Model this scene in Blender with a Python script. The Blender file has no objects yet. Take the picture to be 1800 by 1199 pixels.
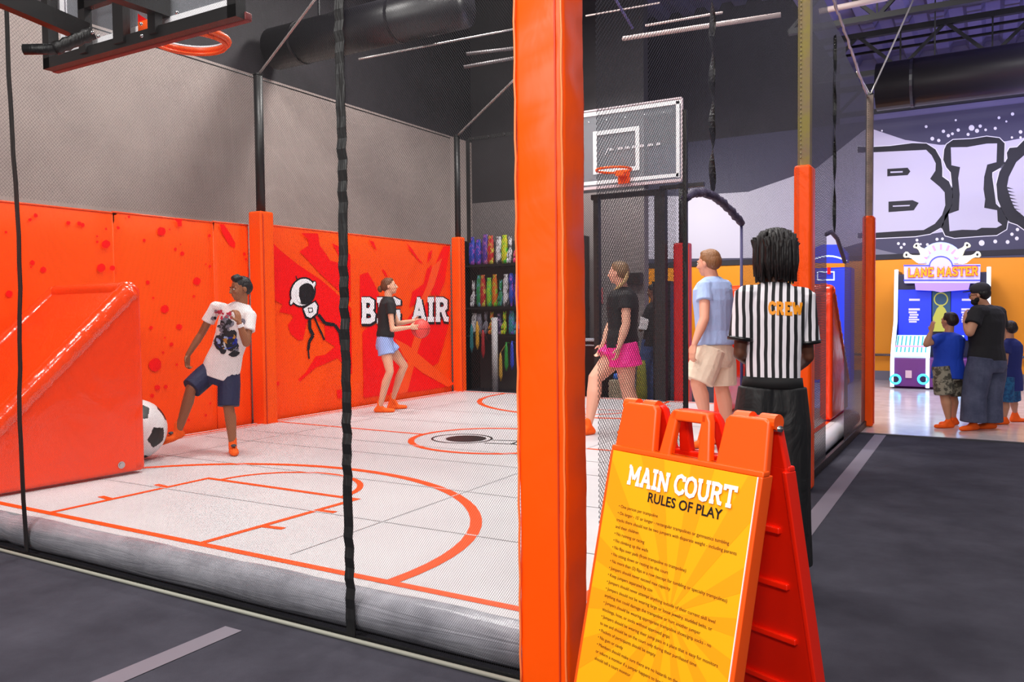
import bpy, bmesh, math, random
from mathutils import Vector, Matrix, Quaternion
random.seed(7)
PI = math.pi
V = Vector
SC = bpy.context.scene
COL = SC.collection

# ------------------------------------------------------------------ camera
FPX, CX, CY, CAMH = 1430.0, 900.0, 599.5, 1.45
YAW, PITCH, ROLL = math.radians(30.4), math.radians(2.2), math.radians(0.6)
cf = V((-math.sin(YAW) * math.cos(PITCH), math.cos(YAW) * math.cos(PITCH), -math.sin(PITCH)))
cr0 = V((math.cos(YAW), math.sin(YAW), 0)); cu0 = cr0.cross(cf)
cr = cr0 * math.cos(ROLL) - cu0 * math.sin(ROLL); cu = cu0 * math.cos(ROLL) + cr0 * math.sin(ROLL)
cd = bpy.data.cameras.new('camera'); cam = bpy.data.objects.new('camera', cd); COL.objects.link(cam)
cd.sensor_width = 36.0; cd.lens = 36.0 * FPX / 1800.0; cd.clip_start = 0.05; cd.clip_end = 200
m3 = Matrix((cr, cu, -cf)).transposed()
cam.matrix_world = Matrix.Translation((0, 0, CAMH)) @ m3.to_4x4()
SC.camera = cam

# ------------------------------------------------------------------ world, lamps, exposure
w = bpy.data.worlds.new('world'); SC.world = w; w.use_nodes = True
w.node_tree.nodes['Background'].inputs[0].default_value = (0.55, 0.55, 0.62, 1)
w.node_tree.nodes['Background'].inputs[1].default_value = 0.42
SC.view_settings.view_transform = 'Standard'; SC.view_settings.look = 'None'
SC.view_settings.exposure = 0.0; SC.view_settings.gamma = 1.0; SC.view_settings.use_curve_mapping = False
def area(loc, size, power, col=(1, 0.97, 0.93), aim=(0, 0, -1)):
    l = bpy.data.lights.new('ceiling_or_fill_light', 'AREA'); l.shape = 'RECTANGLE'; l.size, l.size_y = size
    l.energy = power; l.color = col
    o = bpy.data.objects.new('ceiling_or_fill_light', l); COL.objects.link(o); o.location = loc
    o.rotation_euler = V(aim).to_track_quat('-Z', 'Y').to_euler()
for x, y, p in ((-5.6, 5.2, 300), (-2.6, 5.4, 290), (-5.8, 8.8, 360), (-2.6, 8.9, 270), (-4.2, 0.8, 330), (0.2, 0.2, 330), (1.2, 5.5, 150)):
    area((x, y, 6.6), (1.3, 0.7), p * .66)
for x, y, z, p in ((0.9, -3.2, 4.6, 215), (-3.0, -3.6, 4.8, 300)):  # added front fills behind the camera, brighten the near post and sign
    area((x, y, z), (1.6, 0.8), p, aim=(-.12, 1, -.55))
area((-0.6, 13.6, 4.3), (2.5, 1.0), 170, (0.72, 0.70, 1.0), (0, 0.45, -1))
area((1.8, 13.0, 5.7), (1.2, 0.8), 160, (0.85, 0.82, 1.0))
area((-5.9, 14.9, 4.0), (1.2, 0.8), 90, aim=(.3, 1, -.9))  # added fill hidden behind the middle wall, brightens the back wall
area((-5.4, 12.0, 4.6), (1.6, 0.6), 70, aim=(0, .5, -1))  # fill light added to lift the grey middle wall, no fixture there
area((0.9, 15.9, 2.9), (2.6, 0.4), 70, (0.42, 0.38, 1.0), (0, -.35, 1))  # invented purple uplight, added to brighten the deck and duct underside
area((1.5, 12.4, 3.6), (3.0, 0.6), 130, (0.62, 0.58, 1.0), (0, .45, 1))  # second added uplight, tints the right-hand ceiling purple, no real fitting

# ------------------------------------------------------------------ coordinates measured from the photograph
def ray(px, py): return cf + cr * ((px - CX) / FPX) - cu * ((py - CY) / FPX)
O = V((0, 0, CAMH))
def pd(px, py, d): return O + ray(px, py) * d
def onx(px, py, x): r = ray(px, py); return O + r * (x / r.x)
def ony(px, py, y): r = ray(px, py); return O + r * (y / r.y)
def onz(px, py, z): r = ray(px, py); return O + r * ((z - CAMH) / r.z)

# ------------------------------------------------------------------ materials
def lin(c): return tuple(((v / 255) / 12.92 if v / 255 < 0.04045 else ((v / 255 + 0.055) / 1.055) ** 2.4) for v in c)
MATS = {}
def mat(name, rgb, rough=0.5, metal=0.0, spec=0.5, emit=None, es=0.0, bump=None, mott=None, coat=0.0, trans=0.0, alpha=1.0):
    if name in MATS: return MATS[name]
    m = bpy.data.materials.new(name); m.use_nodes = True; nt = m.node_tree; b = nt.nodes['Principled BSDF']
    c = lin(rgb) + (1,)
    b.inputs['Base Color'].default_value = c; b.inputs['Roughness'].default_value = rough
    b.inputs['Metallic'].default_value = metal; b.inputs['Specular IOR Level'].default_value = spec
    if coat: b.inputs['Coat Weight'].default_value = coat; b.inputs['Coat Roughness'].default_value = 0.15
    if trans: b.inputs['Transmission Weight'].default_value = trans
    b.inputs['Alpha'].default_value = alpha
    if emit: b.inputs['Emission Color'].default_value = lin(emit) + (1,); b.inputs['Emission Strength'].default_value = es
    if bump or mott:
        tc = nt.nodes.new('ShaderNodeTexCoord')
    if bump:
        sc, st, di, dist = bump
        mp = nt.nodes.new('ShaderNodeMapping'); nt.links.new(tc.outputs['Object'], mp.inputs[0])
        if isinstance(sc, tuple): mp.inputs['Scale'].default_value = sc; s1 = 1.0
        else: s1 = sc
        n = nt.nodes.new('ShaderNodeTexNoise'); n.inputs['Scale'].default_value = s1; n.inputs['Detail'].default_value = 3; n.inputs['Distortion'].default_value = di
        nt.links.new(mp.outputs[0], n.inputs['Vector'])
        bp = nt.nodes.new('ShaderNodeBump'); bp.inputs['Strength'].default_value = st; bp.inputs['Distance'].default_value = dist
        nt.links.new(n.outputs['Fac'], bp.inputs['Height']); nt.links.new(bp.outputs[0], b.inputs['Normal'])
    if mott:
        sc, c2, lo, hi = mott
        n = nt.nodes.new('ShaderNodeTexNoise'); n.inputs['Scale'].default_value = sc; n.inputs['Detail'].default_value = 6; n.inputs['Roughness'].default_value = 0.65
        nt.links.new(tc.outputs['Object'], n.inputs['Vector'])
        r = nt.nodes.new('ShaderNodeValToRGB'); r.color_ramp.elements[0].position = lo; r.color_ramp.elements[1].position = hi
        r.color_ramp.elements[0].color = c; r.color_ramp.elements[1].color = lin(c2) + (1,)
        nt.links.new(n.outputs['Fac'], r.inputs[0]); nt.links.new(r.outputs[0], b.inputs['Base Color'])
    MATS[name] = m; return m
def net_mat(name, ax, pitch, zp, t, col=(22, 20, 22)):
    """hexagon-like knotted mesh: thin dark threads, open holes"""
    m = bpy.data.materials.new(name); m.use_nodes = True; nt = m.node_tree; N = nt.nodes; L = nt.links
    b = N['Principled BSDF']; b.inputs['Base Color'].default_value = lin(col) + (1,); b.inputs['Roughness'].default_value = 0.55
    tc = N.new('ShaderNodeTexCoord'); sp = N.new('ShaderNodeSeparateXYZ'); L.new(tc.outputs['Object'], sp.inputs[0])
    def M(op, a, bb=None):
        n = N.new('ShaderNodeMath'); n.operation = op
        for i, v in enumerate((a, bb)):
            if v is None: continue
            if isinstance(v, (int, float)): n.inputs[i].default_value = v
            else: L.new(v, n.inputs[i])
        return n.outputs[0]
    u = M('DIVIDE', sp.outputs[ax], pitch); v = M('DIVIDE', sp.outputs['Z'], zp)
    ts = []
    for s in (M('ADD', u, v), M('SUBTRACT', u, v)):
        f = M('FRACT', M('ADD', s, 1000.0)); ts.append(M('ABSOLUTE', M('SUBTRACT', f, 0.5)))
    a = M('LESS_THAN', M('MINIMUM', ts[0], ts[1]), t)
    tr = N.new('ShaderNodeBsdfTransparent'); mx = N.new('ShaderNodeMixShader')
    L.new(a, mx.inputs[0]); L.new(tr.outputs[0], mx.inputs[1]); L.new(b.outputs[0], mx.inputs[2]); L.new(mx.outputs[0], N['Material Output'].inputs[0])
    return m

ORG = (255, 82, 2)
M_pad = mat('orange_vinyl', ORG, 0.42, spec=0.22, bump=((5, 5, 2.5), 0.35, 1.2, 0.03))
M_padw = mat('orange_vinyl_wrinkled', (255, 84, 0), 0.4, spec=0.25, bump=((7, 7, 3.5), 0.22, .6, 0.02))
M_wall = mat('orange_wall_vinyl', (255, 76, 0), 0.42, spec=0.25, bump=((1.6, 1.6, 0.9), 0.45, 1.5, 0.05))
M_red = mat('red_print', (246, 6, 6), 0.45, spec=0.25)
M_pipe = mat('piping', (235, 80, 30), 0.4)
M_seam = mat('seam', (196, 52, 4), 0.6)
M_infl = mat('inflatable_vinyl', (250, 66, 4), 0.2, spec=0.6, bump=((3.2, 3.2, 3.2), 0.35, 1.5, 0.04), coat=0.4)
M_infs = mat('inflatable_side', (246, 60, 4), 0.26, spec=0.6, bump=((2.5, 2.5, 2.5), 0.4, 1.2, 0.04), coat=0.25)
M_court = mat('court_white', (200, 198, 200), 0.45, spec=0.25, bump=((1.1, 0.8, 1), 0.1, 0.8, 0.03), mott=(1.3, (190, 187, 190), 0.4, 0.8))
M_line = mat('court_line', (255, 78, 8), 0.42)
M_crease = mat('court_crease', (190, 187, 189), 0.5)
M_tube = mat('grey_vinyl_tube', (158, 158, 166), 0.3, spec=0.55, bump=((1.5, 18, 22), 0.5, 1.0, 0.02), mott=(3.0, (110, 110, 118), 0.35, 0.7))
M_black = mat('black_steel', (20, 19, 20), 0.45)
M_webb = mat('black_webbing', (17, 17, 18), 0.5, bump=((60, 60, 9), 0.6, 0.5, 0.01))
M_blackp = mat('black_plastic', (14, 14, 16), 0.35)
M_wht = mat('white_paint', (238, 236, 240), 0.45)
M_prt = mat('print_black', (14, 10, 14), 0.5)
M_steel = mat('steel_cable', (176, 170, 168), 0.35, metal=0.6)
M_chrome = mat('bolt_steel', (200, 200, 200), 0.25, metal=1.0)
M_yel = mat('yellowed_steel', (118, 104, 20), 0.5, mott=(6, (110, 86, 66), 0.4, 0.7))
M_brn = mat('rusty_steel', (104, 84, 74), 0.45, mott=(5, (64, 50, 44), 0.4, 0.7))
M_glass = mat('backboard_glass', (200, 205, 215), 0.05, spec=0.5, alpha=0.14)
M_rim = mat('rim_orange', (255, 92, 20), 0.35)
M_carpet = mat('carpet', (50, 49, 57), 0.95, spec=0.1, bump=(220, 0.4, 0, 0.005), mott=(2.2, (66, 65, 74), 0.35, 0.75))
M_tape = mat('grey_tape', (104, 98, 108), 0.6)
M_conc = mat('polished_floor', (214, 202, 196), 0.16, spec=0.6, mott=(3.5, (184, 172, 168), 0.35, 0.75))
M_gwall = mat('grey_wall_paint', (168, 154, 148), 0.5, spec=0.3, mott=(1.4, (154, 141, 136), 0.35, 0.75))
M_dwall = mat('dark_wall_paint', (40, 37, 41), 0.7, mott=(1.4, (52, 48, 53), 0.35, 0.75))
M_mgrey = mat('mid_wall_paint', (128, 120, 120), 0.6, mott=(1.4, (112, 105, 106), 0.35, 0.75))
M_owall = mat('orange_wall_paint', (255, 158, 0), 0.55)
M_deck = mat('purple_lit_deck', (104, 100, 134), 0.6)  # purple light put into the colour; also covers the wall above the mural
M_dark = mat('dark_steel', (16, 15, 22), 0.5)
M_duct = mat('black_duct', (26, 24, 30), 0.38, spec=0.5)

# ------------------------------------------------------------------ mesh helpers
class MB:
    def __init__(s, ld=None): s.v = []; s.f = []; s.m = []; s.mi = 0; s.nl = 0; s.ld = ld
    def add(s, vs, fs):
        k = len(s.v); s.v += [tuple(x) for x in vs]
        for f in fs: s.f.append([k + i for i in f]); s.m.append(s.mi)
        return s
    def box(s, c, d, rz=0.0, M=None):
        hx, hy, hz = d[0] / 2, d[1] / 2, d[2] / 2
        R = M if M else Matrix.Rotation(rz, 3, 'Z')
        vs = [V(c) + R @ V((sx * hx, sy * hy, sz * hz)) for sx in (-1, 1) for sy in (-1, 1) for sz in (-1, 1)]
        return s.add(vs, [(0, 1, 3, 2), (4, 6, 7, 5), (0, 4, 5, 1), (2, 3, 7, 6), (0, 2, 6, 4), (1, 5, 7, 3)])
    def bar(s, a, b, w_, h_, up=(0, 0, 1)):
        a, b = V(a), V(b); d = (b - a); L = d.length; d.normalize(); x = V(up).cross(d)
        if x.length < 1e-4: x = V((1, 0, 0))
        x.normalize(); y = d.cross(x)
        return s.box((a + b) / 2, (w_, h_, L), M=Matrix((x, y, d)).transposed())
    def rings(s, rs, cap=True, closed=False):
        n = len(rs[0]); k = len(s.v); fs = []
        for r in rs: s.v += [tuple(p) for p in r]
        m = len(rs)
        for i in range(m if closed else m - 1):
            for j in range(n):
                a, b = k + i * n + j, k + i * n + (j + 1) % n
                c, d = k + ((i + 1) % m) * n + (j + 1) % n, k + ((i + 1) % m) * n + j
                s.f.append([a, b, c, d]); s.m.append(s.mi)
        if cap and not closed:
            s.f.append([k + j for j in range(n)][::-1]); s.m.append(s.mi)
            s.f.append([k + (m - 1) * n + j for j in range(n)]); s.m.append(s.mi)
        return s
    def loft(s, secs, n=16, cap=True, p=2.0):
        """secs: (centre, side axis, front axis, ra, rb)"""
        rs = []
        for c, ax, ay, ra, rb in secs:
            r = []
            for j in range(n):
                t = 2 * PI * j / n; x, y = math.cos(t), math.sin(t)
                x = math.copysign(abs(x) ** (2 / p), x); y = math.copysign(abs(y) ** (2 / p), y)
                r.append(V(c) + V(ax) * (ra * x) + V(ay) * (rb * y))
            rs.append(r)
        return s.rings(rs, cap)
    def tube(s, pts, r, n=10, closed=False):
        pts = [V(p) for p in pts]; m = len(pts); rs = []; x = None
        for i, p in enumerate(pts):
            a = pts[(i - 1) % m] if (closed or i > 0) else p; b = pts[(i + 1) % m] if (closed or i < m - 1) else p
            d = (b - a).normalized()
            if x is None: x = d.orthogonal().normalized()
            else:
                x = x - d * x.dot(d); x.normalize()
            y = d.cross(x); rr = r[i] if isinstance(r, (list, tuple)) else r
            rs.append([p + x * (rr * math.cos(2 * PI * j / n)) + y * (rr * math.sin(2 * PI * j / n)) for j in range(n)])
        return s.rings(rs, True, closed)
    def cap_(s, a, b, r0, r1, n=12):
        a, b = V(a), V(b); d = b - a
        if d.length < 1e-6: d = V((0, 0, 1e-3))
        d.normalize(); P, R = [], []
        for t in (-80, -50, -22, 0): P.append(a + d * (r0 * math.sin(math.radians(t)))); R.append(r0 * math.cos(math.radians(t)))
        for t in (0, 22, 50, 80): P.append(b + d * (r1 * math.sin(math.radians(t)))); R.append(r1 * math.cos(math.radians(t)))
        x = d.orthogonal().normalized(); y = d.cross(x)
        return s.rings([[p + x * (r * math.cos(2 * PI * j / n)) + y * (r * math.sin(2 * PI * j / n)) for j in range(n)] for p, r in zip(P, R)])
    def ell(s, c, r, M=None, n=16, k=10):
        M = M or Matrix.Identity(3); c = V(c); rs = []
        for i in range(k + 1):
            ph = PI * (0.02 + 0.96 * i / k) - PI / 2
            rs.append([c + M @ V((r[0] * math.cos(ph) * math.cos(2 * PI * j / n), r[1] * math.cos(ph) * math.sin(2 * PI * j / n), r[2] * math.sin(ph))) for j in range(n)])
        return s.rings(rs)
    def lift(s, p):
        """each printed shape sits a hair above the one before"""
        d = s.ld if s.ld is not None else (O - V(p)).normalized()
        return V(p) + d * (s.nl * 0.00012)
    def flat(s, pts, T): s.nl += 1; return s.add([s.lift(T(*p)) for p in pts], [tuple(range(len(pts)))])
    def prism(s, pts, T, d):
        """polygon (2-D) through T(u, v), pushed by vector d"""
        n = len(pts); a = [T(*p) for p in pts]; b = [p + V(d) for p in a]
        return s.add(a + b, [tuple(range(n)), tuple(range(n, 2 * n))[::-1]] + [(i, (i + 1) % n, n + (i + 1) % n, n + i) for i in range(n)])
    def stroke(s, pts, wd, T, rnd=True, closed=False):
        """thick mitred poly-line drawn flat through T(u, v)"""
        s.nl += 1; P = [V(p) for p in pts]
        if not closed and (P[0] - P[-1]).length < 1e-9 and len(P) > 3: P = P[:-1]; closed = True
        n = len(P); Lp, Rp = [], []
        for i in range(n):
            a = P[i - 1] if (closed or i > 0) else None; b = P[(i + 1) % n] if (closed or i < n - 1) else None
            d1 = (P[i] - a).normalized() if a is not None else (b - P[i]).normalized(); d2 = (b - P[i]).normalized() if b is not None else d1
            n1, n2 = V((-d1.y, d1.x)), V((-d2.y, d2.x)); m = n1 + n2
            if m.length < .2: m = n1
            m.normalize(); k = min(1 / max(m.dot(n1), .35), 2.2)
            Lp.append(P[i] + m * (wd / 2 * k)); Rp.append(P[i] - m * (wd / 2 * k))
        vs = [s.lift(T(*p)) for p in Lp] + [s.lift(T(*p)) for p in Rp]
        return s.add(vs, [(i, (i + 1) % n, n + (i + 1) % n, n + i) for i in range(n if closed else n - 1)])
    def build(s, name, mats, parent=None, bevel=0, smooth=False, seg=2, recalc=True):
        me = bpy.data.meshes.new(name); me.from_pydata(s.v, [], s.f)
        for m_ in (mats if isinstance(mats, (list, tuple)) else [mats]): me.materials.append(m_)
        me.polygons.foreach_set('material_index', s.m)
        if recalc:
            bm = bmesh.new(); bm.from_mesh(me); bmesh.ops.recalc_face_normals(bm, faces=bm.faces); bm.to_mesh(me); bm.free()
        if smooth: me.polygons.foreach_set('use_smooth', [True] * len(me.polygons))
        me.update()
        o = bpy.data.objects.new(name, me); COL.objects.link(o)
        if parent: o.parent = parent
        if bevel:
            b = o.modifiers.new('bevel', 'BEVEL'); b.width = bevel; b.segments = seg; b.limit_method = 'ANGLE'; b.angle_limit = math.radians(40)
            me.polygons.foreach_set('use_smooth', [True] * len(me.polygons))
            wn = o.modifiers.new('wn', 'WEIGHTED_NORMAL'); wn.keep_sharp = True
        return o
def tag(o, label=None, cat=None, group=None, kind=None):
    for k, v in (('label', label), ('category', cat), ('group', group), ('kind', kind)):
        if v: o[k] = v
    return o
def thing(name, label, cat, loc=(0, 0, 0), rz=0.0, group=None):
    o = bpy.data.objects.new(name, None); COL.objects.link(o); o.location = loc; o.rotation_euler = (0, 0, rz); o.empty_display_size = 0.1
    return tag(o, label, cat, group)
def struct(o): o['kind'] = 'structure'; return o
def part(o, parent, name=None):
    """re-home a mesh built in world coordinates under a thing"""
    o.parent = parent
    o.matrix_parent_inverse = (Matrix.Translation(parent.location) @ parent.rotation_euler.to_matrix().to_4x4()).inverted()
    return o
def arc(cx, cy, rx, ry, a0, a1, n=24): return [(cx + rx * math.cos(math.radians(a0 + (a1 - a0) * i / n)), cy + ry * math.sin(math.radians(a0 + (a1 - a0) * i / n))) for i in range(n + 1)]
def text_mesh(name, txt, size, mt, parent, origin, ux, uz, bold=0.0, align='LEFT', spacing=1.0, line=1.0, ext=0.0):
    c = bpy.data.curves.new(name, 'FONT'); c.body = txt; c.size = size; c.align_x = align; c.space_character = spacing; c.space_line = line
    c.offset = bold; c.resolution_u = 3; c.extrude = ext
    t = bpy.data.objects.new(name, c); COL.objects.link(t); bpy.context.view_layer.update()
    me = bpy.data.meshes.new_from_object(t.evaluated_get(bpy.context.evaluated_depsgraph_get()))
    bpy.data.objects.remove(t); ux, uz = V(ux), V(uz); n = ux.cross(uz)
    for v in me.vertices: v.co = V(origin) + ux * v.co.x + uz * v.co.y + n * v.co.z
    me.materials.clear(); me.materials.append(mt)
    o = bpy.data.objects.new(name, me); COL.objects.link(o)
    if parent: o.parent = parent
    return o

# slab lettering: (width, strokes)
G = {
 'B': (.74, [[(.16, .08), (.16, .92)], [(.02, .08), (.45, .08), (.62, .16), (.64, .32), (.52, .47), (.16, .5)], [(.02, .92), (.42, .92), (.58, .84), (.58, .62), (.48, .52)]]),
 'I': (.44, [[(.22, .08), (.22, .92)], [(.03, .08), (.41, .08)], [(.03, .92), (.41, .92)]]),
 'G': (.78, [[(.66, .72), (.64, .84), (.42, .93), (.2, .84), (.09, .6), (.09, .4), (.2, .16), (.42, .07), (.64, .14), (.66, .42)], [(.44, .42), (.74, .42)], [(.66, .72), (.66, .93)]]),
 'A': (.86, [[(.16, .08), (.42, .92)], [(.46, .92), (.7, .08)], [(.25, .34), (.62, .34)], [(.02, .08), (.3, .08)], [(.56, .08), (.84, .08)], [(.3, .92), (.5, .92)]]),
 'R': (.82, [[(.16, .08), (.16, .92)], [(.02, .92), (.42, .92), (.6, .84), (.6, .6), (.45, .5), (.16, .5)], [(.42, .5), (.6, .1), (.78, .08)], [(.02, .08), (.3, .08)]]),
 'M': (.98, [[(.17, .08), (.17, .92)], [(.17, .92), (.48, .3)], [(.5, .3), (.8, .92)], [(.8, .92), (.8, .08)], [(.02, .08), (.3, .08)], [(.66, .08), (.95, .08)], [(.03, .92), (.2, .92)], [(.78, .92), (.95, .92)]]),
 'N': (.84, [[(.16, .08), (.16, .92)], [(.16, .92), (.68, .1)], [(.68, .08), (.68, .92)], [(.02, .08), (.3, .08)], [(.02, .92), (.2, .92)], [(.54, .92), (.82, .92)]]),
 'C': (.74, [[(.64, .68), (.62, .84), (.42, .93), (.2, .84), (.09, .6), (.09, .4), (.2, .16), (.42, .07), (.62, .16), (.68, .3)], [(.66, .68), (.66, .93)]]),
 'O': (.82, [[(.4, .93), (.18, .84), (.09, .6), (.09, .4), (.18, .16), (.4, .07), (.62, .16), (.71, .4), (.71, .6), (.62, .84), (.4, .93)]]),
 'U': (.86, [[(.17, .92), (.17, .3), (.26, .12), (.43, .07), (.6, .12), (.69, .3), (.69, .92)], [(.02, .92), (.32, .92)], [(.55, .92), (.84, .92)]]),
 'T': (.78, [[(.39, .08), (.39, .92)], [(.06, .74), (.06, .92), (.72, .92), (.72, .74)], [(.22, .08), (.56, .08)]]),
 'E': (.72, [[(.16, .08), (.16, .92)], [(.02, .92), (.62, .92), (.62, .74)], [(.16, .5), (.5, .5)], [(.02, .08), (.64, .08), (.64, .28)]]),
 'W': (1.06, [[(.14, .92), (.3, .08)], [(.3, .08), (.52, .8)], [(.52, .8), (.74, .08)], [(.74, .08), (.9, .92)], [(.02, .92), (.28, .92)], [(.78, .92), (1.04, .92)]]),
 'L': (.70, [[(.16, .92), (.16, .08), (.62, .08), (.62, .3)], [(.02, .92), (.3, .92)]]),
 'S': (.68, [[(.58, .74), (.5, .9), (.3, .92), (.12, .82), (.12, .64), (.3, .53), (.48, .46), (.58, .32), (.5, .12), (.3, .07), (.1, .14), (.08, .3)]]),
 ' ': (.34, []),
}
def word(mb, txt, T, wd=.17, jit=0.0, sp=0.04):
    rr = random.Random(3); x = 0
    tot = sum(G[c][0] + sp for c in txt)
    for c in txt:
        dy = rr.uniform(-jit, jit); a = rr.uniform(-jit, jit)
        for st in G[c][1]:
            mb.stroke([((x + p[0] + a * (p[1] - .5)) / tot, p[1] + dy) for p in st], wd / 1.0, lambda u, v: T(u, v), rnd=False) if False else \
            stroke_word(mb, [((x + p[0] + a * (p[1] - .5)), p[1] + dy) for p in st], wd, tot, T)
        x += G[c][0] + sp
    return tot
def stroke_word(mb, pts, wd, tot, T): mb.stroke(pts, wd, lambda u, v: T(u / tot, v))
# ------------------------------------------------------------------ the building
YB, XL = 17.4, -8.6
XN, YN = -1.27, 2.70           # planes of the side net and the front net
mb = MB(); mb.add([(-10, -5, 0), (8, -5, 0), (8, 9.96, 0), (-10, 9.96, 0)], [(0, 1, 2, 3)]); mb.add([(-10, 9.96, 0), (-3.3, 9.96, 0), (-3.3, YB, 0), (-10, YB, 0)], [(0, 1, 2, 3)])
mb.mi = 1; mb.add([(-3.3, 9.96, 0), (8, 9.96, 0), (8, YB + .1, 0), (-3.3, YB + .1, 0)], [(0, 1, 2, 3)])
struct(mb.build('floor', [M_carpet, M_conc], recalc=False))
M_gw2 = M_gwall
mb = MB()
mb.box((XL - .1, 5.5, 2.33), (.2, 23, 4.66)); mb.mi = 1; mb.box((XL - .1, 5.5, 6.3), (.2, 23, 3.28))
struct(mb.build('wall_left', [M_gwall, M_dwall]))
mb = MB(); mb.box((-6.85, 13.3, 1.75), (3.5, .2, 3.5)); mb.mi = 1; mb.box((-6.85, 13.3, 5.7), (3.5, .2, 4.4))
struct(mb.build('wall_middle', [M_mgrey, M_dwall]))
mb = MB(); mb.box((0, YB + .1, 1.19), (16, .2, 2.38)); mb.mi = 1; mb.box((-5.3, YB + .1, 5.2), (5.4, .2, 5.64)); mb.mi = 3; mb.box((2.7, YB + .1, 5.2), (10.6, .2, 5.64)); mb.mi = 2; mb.box((0, YB - .012, .09), (16, .024, .18)); mb.mi = 1; mb.box((0, YB - .01, 2.4), (16, .03, .1))
struct(mb.build('wall_back', [M_owall, M_dwall, mat('grey_base', (120, 116, 124), 0.6), M_deck]))
# ceiling: ribbed deck
mb = MB(); x = -10
prof = []
while x < 8: prof += [(x, 7.9), (x + .22, 7.9), (x + .28, 7.78), (x + .5, 7.78)]; x += .56
a = [V((p[0], -5, p[1])) for p in prof]; b = [V((p[0], 18, p[1])) for p in prof]; n = len(a)
mb.add(a + b, [(i, i + 1, n + i + 1, n + i) for i in range(n - 1)])
struct(mb.build('ceiling', M_deck, recalc=False))
f = MB(); x = -2.7; prof = []
while x < 8: prof += [(x, 6.25), (x + .2, 6.25), (x + .26, 6.15), (x + .46, 6.15)]; x += .52
a = [V((p[0], 11.5, p[1])) for p in prof]; b = [V((p[0], 17.5, p[1])) for p in prof]; n = len(a)
f.add(a + b, [(i, i + 1, n + i + 1, n + i) for i in range(n - 1)])
struct(f.build('ceiling', M_deck, recalc=False))
# joists with web members, right back and over the court
def truss(y, zb, zt, x0, x1, step, label):
    t = thing('roof_truss', label, 'roof truss', ((x0 + x1) / 2, y, zb)); t['group'] = 'roof trusses'
    f = MB(); f.box(((x0 + x1) / 2, y, zb), (x1 - x0, .1, .08)); f.box(((x0 + x1) / 2, y, zt), (x1 - x0, .1, .09)); part(f.build('chord', M_dark), t)
    x = x0; k = 0; f = MB()
    while x < x1 - step:
        f.bar((x, y, zb), (x + step / 2, y, zt), .05, .05); f.bar((x + step / 2, y, zt), (x + step, y, zb), .05, .05); f.bar((x + step, y, zb), (x + step, y, zt), .025, .025); x += step
    part(f.build('web', M_dark), t)
truss(14.9, 5.33, 5.97, -2.6, 7.6, 1.3, 'black steel roof truss of slanting webs above the starry mural')
truss(16.9, 5.12, 5.6, -2.6, 7.6, 1.0, 'black roof truss tight against the top of the starry mural')
truss(12.6, 5.5, 6.1, -2.6, 7.6, 1.2, 'black roof truss highest in the top right corner')
for y, z, l in ((15.2, 5.9, 'thin black conduit below the upper roof truss'), (15.25, 5.78, 'lower thin black conduit under its twin')):
    f = MB(); f.tube([(-2.6, y, z), (7.5, y, z)], .025, 8); tag(f.build('conduit', M_dark, smooth=True), l, 'pipe')
# ducts
def duct(y, z, r, x0, x1, label):
    t = thing('air_duct', label, 'duct', ((x0 + x1) / 2, y, z))
    f = MB(); f.tube([(x0, y, z), (x1, y, z)], r, 28); part(f.build('duct_pipe', M_duct, smooth=True), t)
    x = x0 + .5
    while x < x1: f = MB(); f.tube([(x - .02, y, z), (x + .02, y, z)], r + .008, 28); part(f.build('seam_ring', M_duct), t); x += 1.6
    x = x0 + .8
    while x < x1: f = MB(); f.bar((x, y, z + r), (x, y, 7.8), .02, .02); part(f.build('hanger', M_dark), t); x += 2.5
duct(14.0, 4.86, .36, -1.55, 7.4, 'long black round duct hanging before the starry mural')
duct(8.0, 5.0, .27, -8.35, -5.3, 'short black round duct high over the court by the left wall')
# light strips under the dark ceiling, seen through the side net
for (p0, p1, y, r, l) in (((1095, 68), (1372, 26), 9.0, .028, 'long pale light strip high behind the far hoop'),
                       ((1135, 45), (1270, 22), 9.6, .016, 'thin pale pipe just above the long pale light strip'),
                       ((1030, 28), (1160, 5), 10.5, .012, 'thin grey pipe at the very top beside the big orange post'),
                       ((1440, 20), (1560, -4), 11.5, .04, 'pale ceiling strip crossing above the tall rusty post')):
    f = MB(); f.tube([ony(*p0, y), ony(*p1, y)], r, 8); tag(f.build('ceiling_strip', mat('pale_strip', (190, 172, 170), 0.5), smooth=True), l, 'light strip')
for a, b, l in (((1030, -90, 8), (1112, 50, 8.6), 'slanting blue steel rod high beside the big orange post'),):
    f = MB(); f.tube([pd(*a), pd(*b)], .014, 8); tag(f.build('steel_rod', mat('blue_rod', (110, 104, 170), .4), smooth=True), l, 'rod')
for a, b, l in (((820, 95, 11), (905, 85, 11), 'upper of two grey ceiling bars left of the orange post'), ((815, 118, 11), (905, 102, 11), 'lower of two grey ceiling bars left of the orange post')):
    f = MB(); f.tube([pd(*a), pd(*b)], .025, 8); tag(f.build('ceiling_bar', mat('grey_bar', (92, 86, 88), .5), smooth=True), l, 'bar')

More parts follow.
